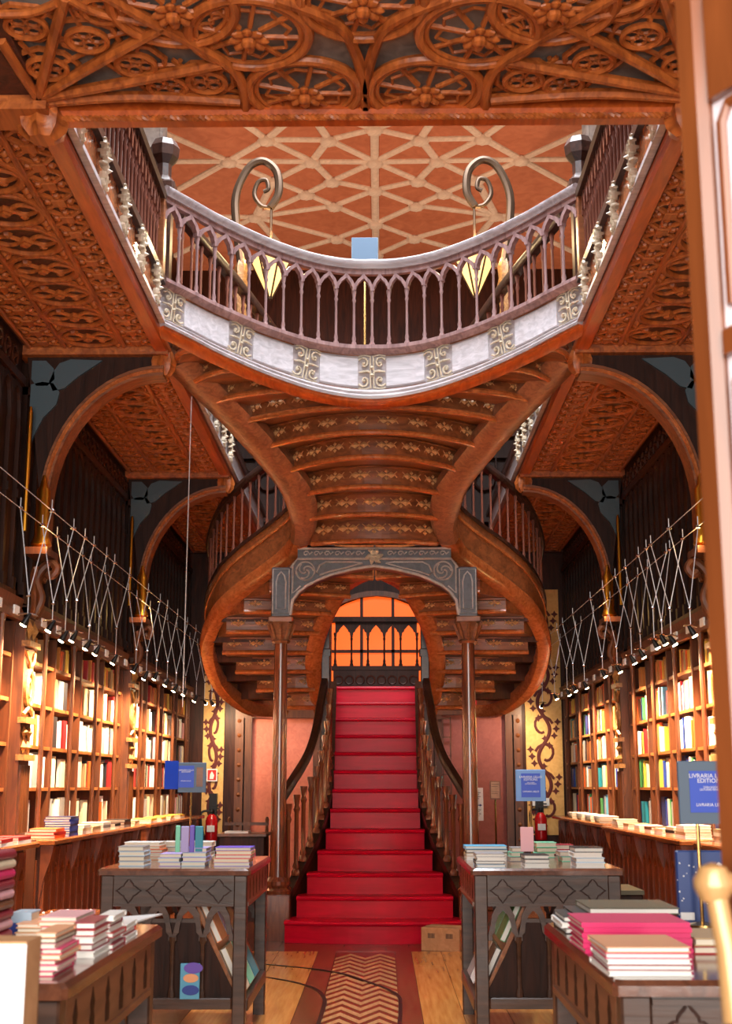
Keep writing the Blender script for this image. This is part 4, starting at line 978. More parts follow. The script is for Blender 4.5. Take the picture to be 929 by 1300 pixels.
for col, m in REST.items(): o = m.build('book_rows', bm_(col), rr); o['kind'] = 'stuff'
brk = None
def counter(s, y0, y1, label, xe=2.18):
    t = thing('counter', label, 'counter', (s*2.3, (y0+y1)/2, 0))
    def bx(m, xa, xb_, ya, yb, za, zb): return m.box(min(xa, xb_), max(xa, xb_), ya, yb, za, zb)
    MB().bbox(min(s*xe, s*2.46), max(s*xe, s*2.445), y0, y1, .965, 1.0, .01).build('counter_top', 'counter_top', t)
    bx(MB(), s*(xe+.1), s*2.44, y0+.04, y1-.04, .08, .965).build('body', 'dark_wood', t)
    bx(MB(), s*(xe+.06), s*2.44, y0+.02, y1-.02, 0, .08).build('plinth', 'dark_wood', t)
    n = int((y1-y0-.1)/.2); d = (y1-y0-.1)/n
    pl = MB().box(-.012, .012, -d*.36, d*.36, 0, .66).box(-.02, .02, -d*.5, -d*.38, 0, .78).strip([(-d*.38, .58), (-d*.25, .68), (0, .74), (d*.25, .68), (d*.38, .58)], [(-d*.38, .84), (-d*.25, .84), (0, .84), (d*.25, .84), (d*.38, .84)], -.02, .02, 'YZ').mesh('panel_board', 'counter_wood')
    for k in range(n): inst('panel_board', pl, t, (s*(xe+.09), y0+.05+(k+.5)*d, .1))
    for k in range(0, n+1, 4):
        y = y0+.06+k*d*(n-.0)/n if k < n else y1-.07
        MB().prism([(s*(xe+.1), .55), (s*(xe+.1), .96), (s*(xe+.01), .96), (s*(xe+.03), .86), (s*(xe+.07), .74)][::(1 if s > 0 else -1)], y-.03, y+.03, 'XZ').build('bracket', 'counter_wood', t)
    # panelled end towards the shop front
    for k in range(2): MB().box(min(s*(xe+.12+k*.12), s*(xe+.2+k*.12)), max(s*(xe+.12+k*.12), s*(xe+.2+k*.12)), y0+.02, y0+.045, .12, .86).build('end_board', 'counter_wood', t)
    return t
counter(-1, 9.17, 12.70, 'long dark counter under the nearer left bookcase'); counter(1, 9.17, 12.45, 'reddish panelled counter under the nearer right bookcase', 2.1)
counter(-1, 12.98, 16.9, 'farther counter under the far left bookcase'); counter(1, 12.9, 16.8, 'farther counter under the far right bookcase', 2.2)
counter(-1, 6.4, 8.87, 'counter at the left edge, nearest the entrance', 2.2); counter(1, 6.4, 8.87, 'counter at the right edge behind the blue sign', 2.12)

# ================================================================== WIRE-HUNG SPOTLIGHTS
for s, nm in ((-1, 'left'), (1, 'right')):
    for x, q in ((2.02, 'aisle'), (2.2, 'wall')):
        o = MB().tube([(s*x, .5, 3.08), (s*x, 9, 3.07), (s*x, YB-.05, 3.09)], .003, 5).build('lighting_cable', 'wire')
        tag(o, 'taut steel lighting cable along the %s bookcases, the one nearer the %s' % (nm, q), 'cable')
LAMPS = {1: [8.54, 9.13, 9.42, 9.7, 10.22, 10.6, 11.27, 12.02, 13.12, 13.88, 14.36, 15.41, 16.6], -1: [7.9, 8.5, 8.86, 9.15, 9.59, 9.91, 10.58, 11.47, 12.0, 12.53, 13.18, 13.75, 14.42, 15.28, 16.0, 16.7]}
for s, nm in ((-1, 'left'), (1, 'right')):
    for i, y in enumerate(LAMPS[s]):
        rnd = random.Random(i*7+s); z = 2.38+rnd.uniform(-.02, .03); x = s*2.1; dy1, dy2 = rnd.uniform(.03, .16), rnd.uniform(-.1, .12)
        t = thing('hanging_spotlight', 'small spotlight on V wires over the %s shelves, %s from the entrance' % (nm, ORD[i] if i < 18 else 'last'), 'spotlight', (x, y, z), 0, 'spotlights strung along the %s cables' % nm)
        zj = z+rnd.uniform(.10, .26)
        for xx, dy in ((2.02, dy1), (2.2, dy2)):
            MB().tube([(s*xx, y+dy, 3.14), (s*xx, y+dy, 3.07), (x, y, zj), (x, y, z+.03)], .0032, 5).build('wire', 'wire', t)
            MB().lathe([(.014, -.01), (.022, 0), (.014, .01)], 8, (s*xx, y+dy, 3.07)).build('clamp', 'steel', t, True)
        MB().lathe([(.012, -.008), (.016, 0), (.012, .008)], 8, (x, y, zj)).build('joint', 'steel', t, True)
        aim = Vector((s*2.62, y+rnd.uniform(-.12, .12), 1.45)) if y < 15.6 else Vector((s*1.7, YB, 1.7)); d = (aim-Vector((x, y, z))).normalized()
        M = Matrix.Translation((x, y, z)) @ d.to_track_quat('Z', 'Y').to_matrix().to_4x4()
        hd = MB(M).lathe([(.007, -.035), (.011, -.03), (.013, -.015), (.02, .02), (.02, .046)], 12).build('lamp_head', 'black_metal', t, True)
        MB(M).lathe([(.019, .044), (.021, .052), (.014, .056)], 12).build('bulb', 'lamp_on', hd)
        MB().tube([(x-.05, y-.03, z+.02), (x, y, z+.03), (x+.05, y+.03, z+.02)], .006, 5).build('bar', 'steel', t)
        spot_light('spot_beam', Vector((x, y, z))+d*.075, aim, 105 if y < 15.6 else 26, (1, .76, .48), 112, .9, .03, t)
a = at(243, 505, Z=SOF-.02)
tag(MB().tube([(a.x, a.y, SOF-.01), (a.x, a.y, 1.95)], .004, 5).build('hanging_cable', 'wire'), 'thin cable hanging straight down from the left gallery beam', 'cable')

# ================================================================== DISPLAY TABLES
def quatre(r, n=6):
    e = [(1, 0), (.80, .10), (.66, .24), (.50, .36), (.37, .37), (.36, .50), (.24, .66), (.10, .80)]; P = []
    for q in range(4):
        c, s_ = math.cos(q*PI/2), math.sin(q*PI/2)
        P += [(r*(u*c-v*s_), r*(u*s_+v*c)) for u, v in e]
    return P
def display_table(label, loc, tside):
    """local frame: x -.4...4, y 0 (front) to 1.25"""
    W, D, H = .39, 1.25, .93
    t = thing('display_table', label, 'table', loc, 0, 'carved gothic display tables')
    def B(m, n, mat, sm=False, p=None): return m.build(n, mat, p or t, sm, world=False)
    B(MB().bbox(-W-.02, W+.02, -.02, D+.02, H-.035, H, .012), 'table_top', 'table_top_wood')
    for x in (-W+.035, W-.035):
        for y in (.035, D-.035): B(MB().bbox(x-.035, x+.035, y-.035, y+.035, 0, H-.035, .006), 'leg', 'table_wood')
    for y, sg in ((.012, -1), (D-.012, 1)):
        ap = B(MB().box(-W+.07, W-.07, y-.012, y+.012, .735, H-.035), 'apron', 'table_wood')
        q = MB(); n = 4; cw = (2*W-.14)/n
        for k in range(n):
            cx = -W+.07+(k+.5)*cw; P = quatre(.072)
            q.strip([(cx+u, .815+v) for u, v in P], [(cx+u*.86, .815+v*.86) for u, v in P], y+sg*.010, y+sg*.020, 'XZ', True)
        B(q, 'quatrefoil_moulding', 'darker_wood', p=ap)
        B(MB().box(-W+.07, W-.07, y+sg*.010, y+sg*.022, .735, .75).box(-W+.07, W-.07, y+sg*.010, y+sg*.022, .875, .888), 'apron_moulding', 'table_wood', p=ap)
        # openwork arcade
        for k in range(n):
            cx = -W+.07+(k+.5)*cw; w2 = cw
            A = [(cx-w2*.46, .56), (cx-w2*.47, .60), (cx-w2*.36, .615), (cx-w2*.33, .655), (cx-w2*.2, .70), (cx, .725)]
            A = A+[(2*cx-u, v) for u, v in reversed(A[:-1])]
            O = [(cx+(u-cx)*(1.09 if i in (0, 10) else 1.08), v+.012 if i not in (0, 10) else v) for i, (u, v) in enumerate(A)]
            A = [(cx+(u-cx)*.80, v-(.012 if 0 < i < 10 else 0)) for i, (u, v) in enumerate(A)]
            O = [(max(cx-w2*.5, min(cx+w2*.5, cx+(u-cx)*1.42)), min(.742, v+.045) if 1 < i < 9 else v) for i, (u, v) in enumerate(A)]
            B(MB().strip(A, O, y-.014, y+.014, 'XZ'), 'arcade_arch', 'table_wood')
        for k in range(1, n):
            cx = -W+.07+k*cw; B(MB().lathe([(.02, .27), (.02, .3), (.012, .32), (.012, .54), (.022, .56), (.022, .58)], 8, (cx, y, 0)), 'arcade_colonette', 'table_wood', True)
        B(MB().bbox(-W+.07, W-.07, y-.025, y+.025, .22, .275, .006), 'stretcher', 'table_wood')
    pp = [(-W+.07, .27), (W-.07, .27), (W-.07, .31), (.13, .665), (-W+.07, .665)]; pp = [(tside*u, v) for u, v in pp]
    B(MB().prism(pp, .03, .045, 'XZ'), 'front_panel', 'darker_wood')
    B(MB().box(min(tside*(-W+.07), tside*.13), max(tside*(-W+.07), tside*.13), .022, .05, .65, .67), 'panel_rail', 'table_wood')
    for s in (-1, 1):
        x = s*(W-.012)
        ap = B(MB().box(x-.012, x+.012, .07, D-.07, .735, H-.035), 'apron', 'table_side_wood')
        n = 6; m = MB()
        for k in range(n):
            cy = .07+(k+.5)*(D-.14)/n
            P = [(-.022, .762), (.022, .762), (.026, .80), (.014, .815), (.024, .835), (.0, .872), (-.024, .835), (-.014, .815), (-.026, .80)]
            B(MB().prism([(cy+u, v) for u, v in P], x+s*.008, x+s*.0135, 'YZ'), 'lancet_slot', 'darker_wood', p=ap)
        B(MB().box(x-.02, x+.016, .07, D-.07, .73, .75), 'apron_moulding', 'table_side_wood', p=ap)
        B(MB().bbox(x-.02, x+.02, .07, D-.07, .2, .26, .006), 'stretcher', 'table_wood')
        # sloping book trough on the aisle side
        if s == tside: B(MB().add([(s*(W-.03), .05, .26), (s*(W-.03), D-.05, .26), (s*.13, D-.05, .73), (s*.13, .05, .73), (s*(W-.048), .05, .25), (s*(W-.048), D-.05, .25), (s*.112, D-.05, .72), (s*.112, .05, .72)],
            [(0, 1, 2, 3), (4, 7, 6, 5), (0, 4, 5, 1), (1, 5, 6, 2), (2, 6, 7, 3), (3, 7, 4, 0)]), 'trough_board', 'shelf_wood')
    return t
tBL = display_table('dark carved display table left of the red stairs', (-1.04, 7.17, 0), 1)
tBR = display_table('dark carved display table right of the red stairs', (.95, 7.2, 0), -1)
def duptab(label, loc, src): return dup(src, loc, 0, label)
tFL = duptab('carved display table in the lower left corner, piled with pink books', (-1.04, 3.05, 0), tBL)
tFR = duptab('carved display table in the lower right corner, piled with magenta books', (1.0, 3.12, 0), tBR)
TT = .93
# ---- books lying flat
FB = {}
def flat_book(x0, x1, y0, y1, z, t, col, label, group, spine='back', rz=0., page='page'):
    """a lying book: cover boards and spine, page block a part of it"""
    cx, cy = (x0+x1)/2, (y0+y1)/2; w, d = (x1-x0)/2, (y1-y0)/2; c = min(.004, t*.16)
    b = MB().box(-w, w, -d, d, 0, c).box(-w, w, -d, d, t-c, t)
    if spine == 'back': b.box(-w, w, d-c, d, c, t-c)
    elif spine == 'front': b.box(-w, w, -d, -d+c, c, t-c)
    elif spine == 'left': b.box(-w, -w+c, -d, d, c, t-c)
    else: b.box(w-c, w, -d, d, c, t-c)
    o = b.build('book', bm_(col)); o.location = (cx, cy, z); o.rotation_euler = (0, 0, rz)
    i = .004; p = MB().box(-w+i, w-i, -d+i, d-i, c, t-c).build('pages', page, o, world=False)
    return tag(o, label, 'book', group)
def stack(px0, px1, pyb, z, depth, ts, cols, what, group, spine='back', jit=.008, page='page'):
    """a pile whose front lower edge runs from pixel (px0,pyb) to (px1,pyb) on the height z"""
    a = at(px0, pyb, Z=z); b = at(px1, pyb, Z=z); zz_ = z; rnd = random.Random(int(px0*3+pyb))
    n = len(ts)
    for k in range(n):
        j = rnd.uniform(-jit, jit); col = cols[k % len(cols)]
        nm = 'bottom' if k == 0 else ('topmost' if k == n-1 else '%s from bottom' % ORD[k])
        if n == 1: lab = '%s book lying %s' % (col, what)
        else: lab = '%s book, %s of the pile %s' % (col, nm, what)
        flat_book(a.x+j, b.x+j, a.y+rnd.uniform(0, jit), a.y+depth, zz_+.0003, ts[k], col, lab, group, spine, rnd.uniform(-.02, .02), page); zz_ += ts[k]+.0006
    return zz_
def card(x0, x1, yt, yb, Y, col, name, label, cat, th=.012, tilt=0, mat=None):
    a = at(x0, yb, Y=Y); b = at(x1, yt, Y=Y)
    o = MB().bbox(-(b.x-a.x)/2, (b.x-a.x)/2, 0, th, 0, b.z-a.z, min(.003, th*.3)).build(name, mat or bm_(col)); o.location = ((a.x+b.x)/2, Y, a.z); o.rotation_euler = (tilt, 0, 0)
    return tag(o, label, cat)
g = 'books on the left table by the stairs'
stack(150, 183, 1100, TT, .2, [.026]*4, ['pale blue', 'grey'], 'at the left table\'s left front', g)
stack(158, 204, 1092, TT, .2, [.02, .02, .02, .02, .02], ['peach', 'white', 'orange'], 'behind the pale blue pile', g)
stack(201, 229, 1100, TT, .19, [.022]*3, ['lilac', 'pale blue'], 'at the left table\'s middle front', g)
stack(230, 261, 1100, TT, .2, [.024]*4, ['pale blue', 'lilac'], 'under the bright upright covers', g)
stack(205, 268, 1088, TT, .18, [.03]*3, ['white', 'grey'], 'behind the bright upright covers', g)
stack(272, 318, 1100, TT, .22, [.02, .02, .02, .02, .018], ['lilac', 'peach', 'pink', 'peach', 'violet'], 'at the left table\'s right front', g)
for i, (x0, x1, col) in enumerate(((222, 229, 'mint'), (229, 240, 'lilac'), (240, 247, 'violet'), (247, 258, 'teal'))):
    card(x0, x1, 1048+i % 2, 1082, 7.32+.01*i, col, 'book', '%s covered book standing upright on the left table' % col, 'book', .014)
g = 'books on the right table by the stairs'
stack(604, 641, 1102, TT, .24, [.018]*4, ['pale blue', 'black', 'white', 'grey'], 'at the right table\'s left front', g, page='white_paper')
stack(592, 645, 1092, TT, .2, [.02, .02, .02, .02], ['white', 'tan', 'black', 'sky blue'], 'at the right table\'s back left', g, page='white_paper')
stack(666, 698, 1102, TT, .2, [.022]*3, ['white', 'grey', 'black'], 'at the right table\'s middle front', g, page='white_paper')
stack(730, 767, 1102, TT, .22, [.026]*4, ['white', 'pale blue', 'white', 'black'], 'at the right table\'s right front', g, page='white_paper')
stack(680, 706, 1089, TT, .16, [.03]*3, ['mint', 'green', 'mint'], 'of mint books behind the white pile', g, page='mint' if False else 'page')
stack(712, 735, 1094, TT, .16, [.028]*2, ['mint', 'grey'], 'between the white piles', g)
stack(648, 664, 1094, TT, .16, [.026]*3, ['grey', 'mint', 'grey'], 'beside the standing pink card', g)
card(661, 677, 1050, 1081, 7.3, 'pale pink', 'price_card', 'small pale pink card standing on the right table', 'card', .004)
stack(699, 728, 1085, TT, .2, [.03, .03], ['red', 'crimson'], 'at the right table\'s back', g)
# books in the sloping troughs and on the table stretcher
def trough_book(tb, s, u, y, w, h, t, col, label):
    W = .39; base = Vector((s*(W-.03), 0, .26)); top = Vector((s*.13, 0, .73)); d = (top-base).normalized(); nrm = Vector((d.z*s, 0, -d.x*s)).normalized()
    if nrm.z < 0: nrm = -nrm
    p = Vector(tb.location)+base+d*u+Vector((0, y, 0))+nrm*.002
    M = Matrix.Translation(p) @ Matrix((((d.x, 0, nrm.x, 0)), ((0, 1, 0, 0)), ((d.z, 0, nrm.z, 0)), ((0, 0, 0, 1))))
    o = MB().box(0, h, 0, w, 0, .003).box(0, h, 0, w, t-.003, t).box(0, .003, 0, w, .003, t-.003).build('book', bm_(col)); o.matrix_world = M
    MB().box(.004, h-.004, .003, w-.003, .003, t-.003).build('pages', 'white_paper', o, world=False)
    return tag(o, label, 'book', 'books in the sloping table troughs')
for tb, s, nm in ((tBL, 1, 'left'), (tBR, -1, 'right')):
    cols = ['cream', 'peach', 'mint', 'lilac', 'teal', 'tan'] if s > 0 else ['black', 'green', 'white', 'mint', 'grey', 'black']
    for k in range(6):
        lo = k % 2; trough_book(tb, s, .02+lo*.29, .1+(k//2)*.28, .24, .25, .03, cols[k], '%s book leaning in the %s row of the %s table trough' % (cols[k], 'upper' if lo else 'lower', nm))
a = at(228, 1250, Y=7.12); b = at(254, 1205, Y=7.12)
o = MB().bbox(a.x, b.x, 7.125, 7.14, .276, .276+b.z-a.z, .003).build('book', 'book_sky_blue'); tag(o, 'sky blue picture book standing on the stretcher of the left table', 'book')
cxm = (a.x+b.x)/2
for (dx, dz, r, col) in ((.03, .15, .05, 'violet'), (.01, .10, .04, 'peach'), (.01, .04, .045, 'blue')):
    MB().prism([(cxm+dx*.6+r*math.cos(k*PI/8), .28+dz+r*.55*math.sin(k*PI/8)) for k in range(16)], 7.119, 7.1255, 'XZ').build('cover_print', bm_(col), o)
# foreground right
g = 'books on the lower right table'
stack(772, 880, 1240, TT, .26, [.0125]*5, ['white', 'crimson', 'white', 'pink', 'peach'], 'at the lower right table front', g, 'back', .004, 'white_paper')
z = stack(742, 880, 1211, TT, .27, [.0125]*6, ['magenta'], 'of magenta books on the lower right table', g, 'front', .006)
z = stack(737, 852, 1186, TT, .3, [.018]*4, ['navy', 'olive', 'black', 'olive'], 'of dark albums on the lower right table', g, 'back', .03, 'white_paper')
stack(715, 745, 1186, TT, .25, [.016]*3, ['black', 'white', 'black'], 'of thin black books behind the magenta pile', g, page='white_paper')
stack(884, 940, 1212, TT, .25, [.02]*2, ['red', 'tan'], 'at the right edge of the lower right table', g)
# foreground left
g = 'books on the lower left table'
stack(45, 72, 1240, TT, .2, [.0115]*8, ['pink', 'pale pink', 'magenta', 'peach', 'pink', 'pale pink', 'brown', 'peach'], 'of pink books at the table front', g)
stack(92, 118, 1217, TT, .2, [.017]*5, ['white', 'crimson', 'white', 'red', 'crimson'], 'at the lower left table edge', g, page='white_paper')
stack(118, 140, 1206, TT, .18, [.014]*6, ['crimson', 'white', 'red', 'white', 'crimson', 'white'], 'of crimson books behind the white pile', g, page='white_paper')
stack(140, 160, 1196, TT, .17, [.015]*3, ['white', 'red', 'white'], 'smallest on the lower left table', g, page='white_paper')
stack(48, 96, 1206, TT, .22, [.0115]*7, ['magenta', 'pale pink', 'pink', 'white', 'magenta', 'peach', 'pale pink'], 'in the lower left table\'s middle', g)
stack(20, 60, 1190, TT, .25, [.012]*3, ['peach', 'tan', 'peach'], 'at the back of the lower left table', g)
z0 = TT
a = at(108, 1192, Z=TT+.004); 
tag(MB().add([(-1.0, 4.02, TT+.002), (-.66, 3.99, TT+.035), (-.62, 4.24, TT+.035), (-1.05, 4.27, TT+.002), (-1.0, 4.02, TT+.006), (-.66, 3.99, TT+.039), (-.62, 4.24, TT+.039), (-1.05, 4.27, TT+.006)], [(3, 2, 1, 0), (4, 5, 6, 7), (0, 1, 5, 4), (1, 2, 6, 5), (2, 3, 7, 6), (3, 0, 4, 7)]).build('paper_sheet', 'white_card'), 'pale sheet of wrapping paper curling over the lower left table edge', 'paper')
stack(4, 30, 1186, TT, .12, [.03, .03], ['blue', 'pale blue'], 'beside the white carton', g, 'front', .02)
# tall pile with rounded spines at the left edge
a = at(-20, 1172, Y=3.6); zz_ = TT
for k in range(9):
    c_ = ['crimson', 'pale pink', 'crimson', 'brown', 'pale pink', 'crimson', 'magenta', 'cream', 'crimson'][k]
    xx1 = -1.012
    b_ = MB().box(-.16, .0, -.11, .11, 0, .004).box(-.16, 0, -.11, .11, .023, .027)
    b_.strip([(.0+.014*math.sin(q*PI/6), .0135-.0135*math.cos(q*PI/6)) for q in range(7)], [(.0+.010*math.sin(q*PI/6), .0135-.0095*math.cos(q*PI/6)) for q in range(7)], -.11, .11, 'XZ')
    o = b_.build('book', bm_(c_)); o.location = (xx1, 3.8, zz_+.0005); zz_ += .028
    MB().box(-.155, .002, -.106, .106, .004, .023).build('pages', 'page', o, world=False)
    tag(o, '%s round-spined book, %s in the tall pile at the left edge' % (c_, ORD[k]+' up'), 'book', 'tall pile of round-spined books')
# plinth and white carton
tag(MB().bbox(-1.25, -.70, 2.1, 2.75, 0, .84, .01).bbox(-1.27, -.68, 2.08, 2.77, .84, .87, .008).build('plinth', 'table_wood'), 'dark plinth under the white carton at the lower left corner', 'plinth')
a = at(33, 1210, Y=2.3); b = at(50, 1190, Y=2.65)
ct = thing('carton', 'open white and brown carton at the lower left corner', 'carton', (-.9, 2.45, .87))
ztop = at(33, 1199, Y=2.3).z
MB().box(a.x-.34, a.x, 2.3, 2.304, .872, ztop).build('front_panel', 'white_card', ct)
MB().box(a.x-.004, a.x, 2.304, 2.40, .872, ztop).box(a.x-.34, a.x-.336, 2.304, 2.40, .872, ztop).box(a.x-.34, a.x, 2.396, 2.40, .872, ztop).box(a.x-.34, a.x, 2.3, 2.40, ztop, ztop+.004).build('body', 'cardboard', ct)

# ---- books on the counters
def cstack(s, y, n, w, cols, what, t=.022, d=.19, dx=0):
    x = s*(2.31+dx); z = 1.0; rnd = random.Random(int(y*100))
    for k in range(n):
        col = cols[k % len(cols)]
        nm = 'bottom' if k == 0 else ('topmost' if k == n-1 else ORD[k]+' up')
        flat_book(x-d/2, x+d/2, y, y+w, z+.0004, t, col, '%s book, %s of the pile on the %s' % (col, nm, what), 'books piled on the wall counters', 'left' if s > 0 else 'right', rnd.uniform(-.05, .05)); z += t+.0005
cstack(-1, 9.32, 3, .3, ['orange', 'red'], 'left counter by the pilaster', .022); cstack(-1, 9.75, 8, .28, ['blue', 'navy', 'blue'], 'left counter, the tall blue one', .017)
for i, (y, n, cols) in enumerate(((10.2, 3, ['white', 'cream']), (10.55, 2, ['cream', 'tan']), (10.95, 3, ['white', 'grey', 'white']), (11.4, 2, ['white', 'black']), (11.85, 3, ['grey', 'brown', 'black']), (12.3, 2, ['cream', 'tan']))):
    cstack(-1, y, n, .26, cols, 'left counter, %s beyond the blue pile' % ORD[i])
for i, (y, n, cols) in enumerate(((9.35, 4, ['white', 'tan', 'cream']), (9.7, 3, ['cream', 'black', 'cream']), (10.1, 2, ['white', 'cream']), (10.5, 2, ['white', 'brown']), (10.95, 2, ['cream', 'white']), (11.45, 2, ['white', 'tan']), (12.0, 3, ['cream', 'white']))):
    cstack(1, y, n, .27, cols, 'right counter, %s from the blue sign' % ORD[i], dx=-.04)
for i, y in enumerate((13.2, 13.8, 14.4, 15.1)): cstack(-1, y, 2, .3, ['white', 'yellow', 'grey'], 'far left counter, %s from the pilaster' % ORD[i]); cstack(1, y, 3, .34, ['tan', 'cream', 'white'], 'far right counter, %s from the pilaster' % ORD[i])
for i, y in enumerate((8.0, 8.4)): cstack(-1, y, 2, .28, ['white', 'red'], 'left entrance counter, %s one' % ORD[i]); cstack(1, y, 4, .3, ['cream', 'tan'], 'right entrance counter, %s one' % ORD[i])

# ================================================================== SIGNS
def lettering(txt, loc, size, mat, parent, align='CENTER', rot=(PI/2, 0, 0)):
    cu_ = bpy.data.curves.new('lettering', 'FONT'); cu_.body = txt; cu_.size = size; cu_.align_x = align; cu_.align_y = 'CENTER'; cu_.extrude = .0004; cu_.space_line = .82
    cu_.materials.append(MATS[mat]); tmp = bpy.data.objects.new('lettering', cu_); me_ = bpy.data.meshes.new_from_object(tmp); bpy.data.objects.remove(tmp); o = bpy.data.objects.new('lettering', me_); C.objects.link(o); o.parent = parent
    o.location = Vector(loc)-wloc(parent); o.rotation_euler = rot
    return o
def sign(x0, x1, yt, yb, Y, px, ybase_z, label, frame='sign_blue_edge', inset=(.18, .18, .12, .12), shift=0):
    a = at(x0, yb, Y=Y); b = at(x1, yt, Y=Y); cx = (a.x+b.x)/2; w = b.x-a.x; h = b.z-a.z
    t = thing('sign_stand', label, 'sign', (at(px, yb, Y=Y).x, Y, ybase_z))
    bd = MB().bbox(a.x, b.x, Y, Y+.012, a.z, b.z, .003).build('board', frame, t)
    MB().box(a.x+w*inset[0], b.x-w*inset[1], Y-.003, Y, a.z+h*inset[2], b.z-h*inset[3]).build('poster', 'sign_blue', bd)
    cx2 = (a.x+w*inset[0]+b.x-w*inset[1])/2; hh = h
    lettering('LIVRARIA LELLO\nEDITIONS', (cx2, Y-.004, a.z+h*.72), w*.105, 'white_card', bd)
    lettering('DIÁLOGOS\nLEITURAS RAROS', (cx2, Y-.004, a.z+h*.56), w*.05, 'white_card', bd)
    lettering('LIVRARIA LELLO', (cx2, Y-.004, a.z+h*.30), w*.075, 'white_card', bd)
    xp = at(px, yb, Y=Y).x
    MB().tube([(xp, Y+.018, ybase_z+.012), (xp, Y+.018, b.z-.04)], .006, 8).build('pole', 'brass', t)
    MB().lathe([(.05, ybase_z), (.05, ybase_z+.006), (.012, ybase_z+.014)], 16, (xp, Y+.018, 0)).build('base', 'brass', t, True)
    return t
sign(655, 692, 977, 1017, 8.2, 674, TT, 'small blue sign on a brass pole on the right table')
sign(863, 930, 966, 1046, 4.25, 887, TT, 'large blue sign on a brass pole at the right edge', 'slate_card', (.20, .06, .18, .16))
# left sign: two boards meeting at an angle
Y = 8.25; a = at(210, 1006, Y=Y); b = at(262, 968, Y=Y); m = at(226, 985, Y=Y)
t = thing('sign_stand', 'folded blue and slate sign on a pole on the left table', 'sign', (at(242, 1006, Y=Y).x, Y, TT))
MB().prism([(a.x, Y-.06), (a.x+.003, Y-.068), (m.x+.003, Y-.008), (m.x, Y)], a.z+.02, b.z+.01).build('side_board', 'sign_blue', t)
fb_ = MB().bbox(m.x, b.x, Y, Y+.012, a.z, b.z, .003).build('board', 'slate_card', t)
MB().box(m.x+.004, m.x+.10, Y-.003, Y, a.z+.03, b.z-.02).build('poster', 'sign_blue', fb_)
MB().box(m.x+.115, b.x-.02, Y-.002, Y, a.z+.035, b.z-.03).build('poster', 'stair_wood', fb_)
lettering('LIVRARIA LELLO\nEDITIONS', (m.x+.05, Y-.004, a.z+.13), .013, 'white_card', fb_); lettering('LIVRARIA LELLO', (m.x+.05, Y-.004, a.z+.07), .009, 'white_card', fb_)
xp = at(242, 1006, Y=Y).x; MB().tube([(xp, Y+.02, TT+.01), (xp, Y+.02, a.z+.1)], .006, 8).build('pole', 'brass', t); MB().lathe([(.05, TT), (.05, TT+.006), (.012, TT+.014)], 16, (xp, Y+.02, 0)).build('base', 'brass', t)
# navy starry display board behind the right sign
a = at(863, 1192, Y=4.34); b = at(935, 1080, Y=4.34)
t = thing('display_board', 'navy starry cover board standing at the right edge under the sign', 'board', ((a.x+b.x)/2, 4.34, TT))
MB().bbox(a.x, b.x, 4.34, 4.37, TT, b.z, .004).build('cover', 'navy', t)
sm_ = MB(); rnd = random.Random(5)
for k in range(34):
    x = a.x+rnd.random()*(b.x-a.x); zz_ = TT+.02+rnd.random()*.17; r = rnd.uniform(.0012, .003); sm_.prism([(x+r*math.cos(q*PI/3), zz_+r*math.sin(q*PI/3)) for q in range(6)], 4.3385, 4.34, 'XZ')
sm_.build('star_print', 'white_card', t); MB().box(a.x+.006, a.x+.05, 4.3385, 4.34, TT+.012, TT+.035).build('price_label', 'white_card', t)
MB().prism([(b.x-.06+.022*math.cos(q*PI/8), TT+.13+.06*math.sin(q*PI/8)) for q in range(16)], 4.3385, 4.34, 'XZ').build('figure_print', 'white_card', t)
# notices by the plum door
def notice(x0, x1, yt, yb, Y, label, frame, arrow):
    a = at(x0, yb, Y=Y); b = at(x1, yt, Y=Y); xm = (a.x+b.x)/2
    t = thing('notice_stand', label, 'notice', (xm, Y, 0))
    bd = MB().bbox(a.x, b.x, Y, Y+.015, a.z, b.z, .002).build('board', frame, t)
    w = b.x-a.x; h = b.z-a.z
    if arrow:
        MB().box(a.x+.1*w, b.x-.22*w, Y-.002, Y, a.z+h*.455, a.z+h*.485).prism([(b.x-.22*w, a.z+h*.43), (b.x-.08*w, a.z+h*.47), (b.x-.22*w, a.z+h*.51)], Y-.002, Y, 'XZ').build('arrow_print', 'print_blue', bd)
        rows = (.84, .78, .72, .66, .32, .26, .20, .14)
    else:
        MB().box(a.x+.1*w, b.x-.1*w, Y-.002, Y, a.z+.07*h, b.z-.07*h).build('sheet', 'vault_rib', bd); rows = (.8, .68, .4, .3)
    m = MB()
    for i, r in enumerate(rows): m.box(a.x+w*.16, a.x+w*(.84-.1*(i % 2)), Y-.003, Y-.002, a.z+h*r, a.z+h*(r+.018))
    m.build('print_lines', 'print_dark', bd)
    MB().tube([(xm, Y+.02, .01), (xm, Y+.02, a.z+.05)], .012, 8).build('pole', 'brass', t); MB().lathe([(.14, 0), (.14, .012), (.03, .03)], 16, (xm, Y+.02, 0)).build('base', 'brass', t)
notice(594, 613, 1000, 1042, 13.2, 'white notice with a right-pointing arrow beside the right column', 'white_card', True)
notice(622, 635, 991, 1015, 15.2, 'small brown framed notice on a brass pole before the plum door', 'stair_wood', False)
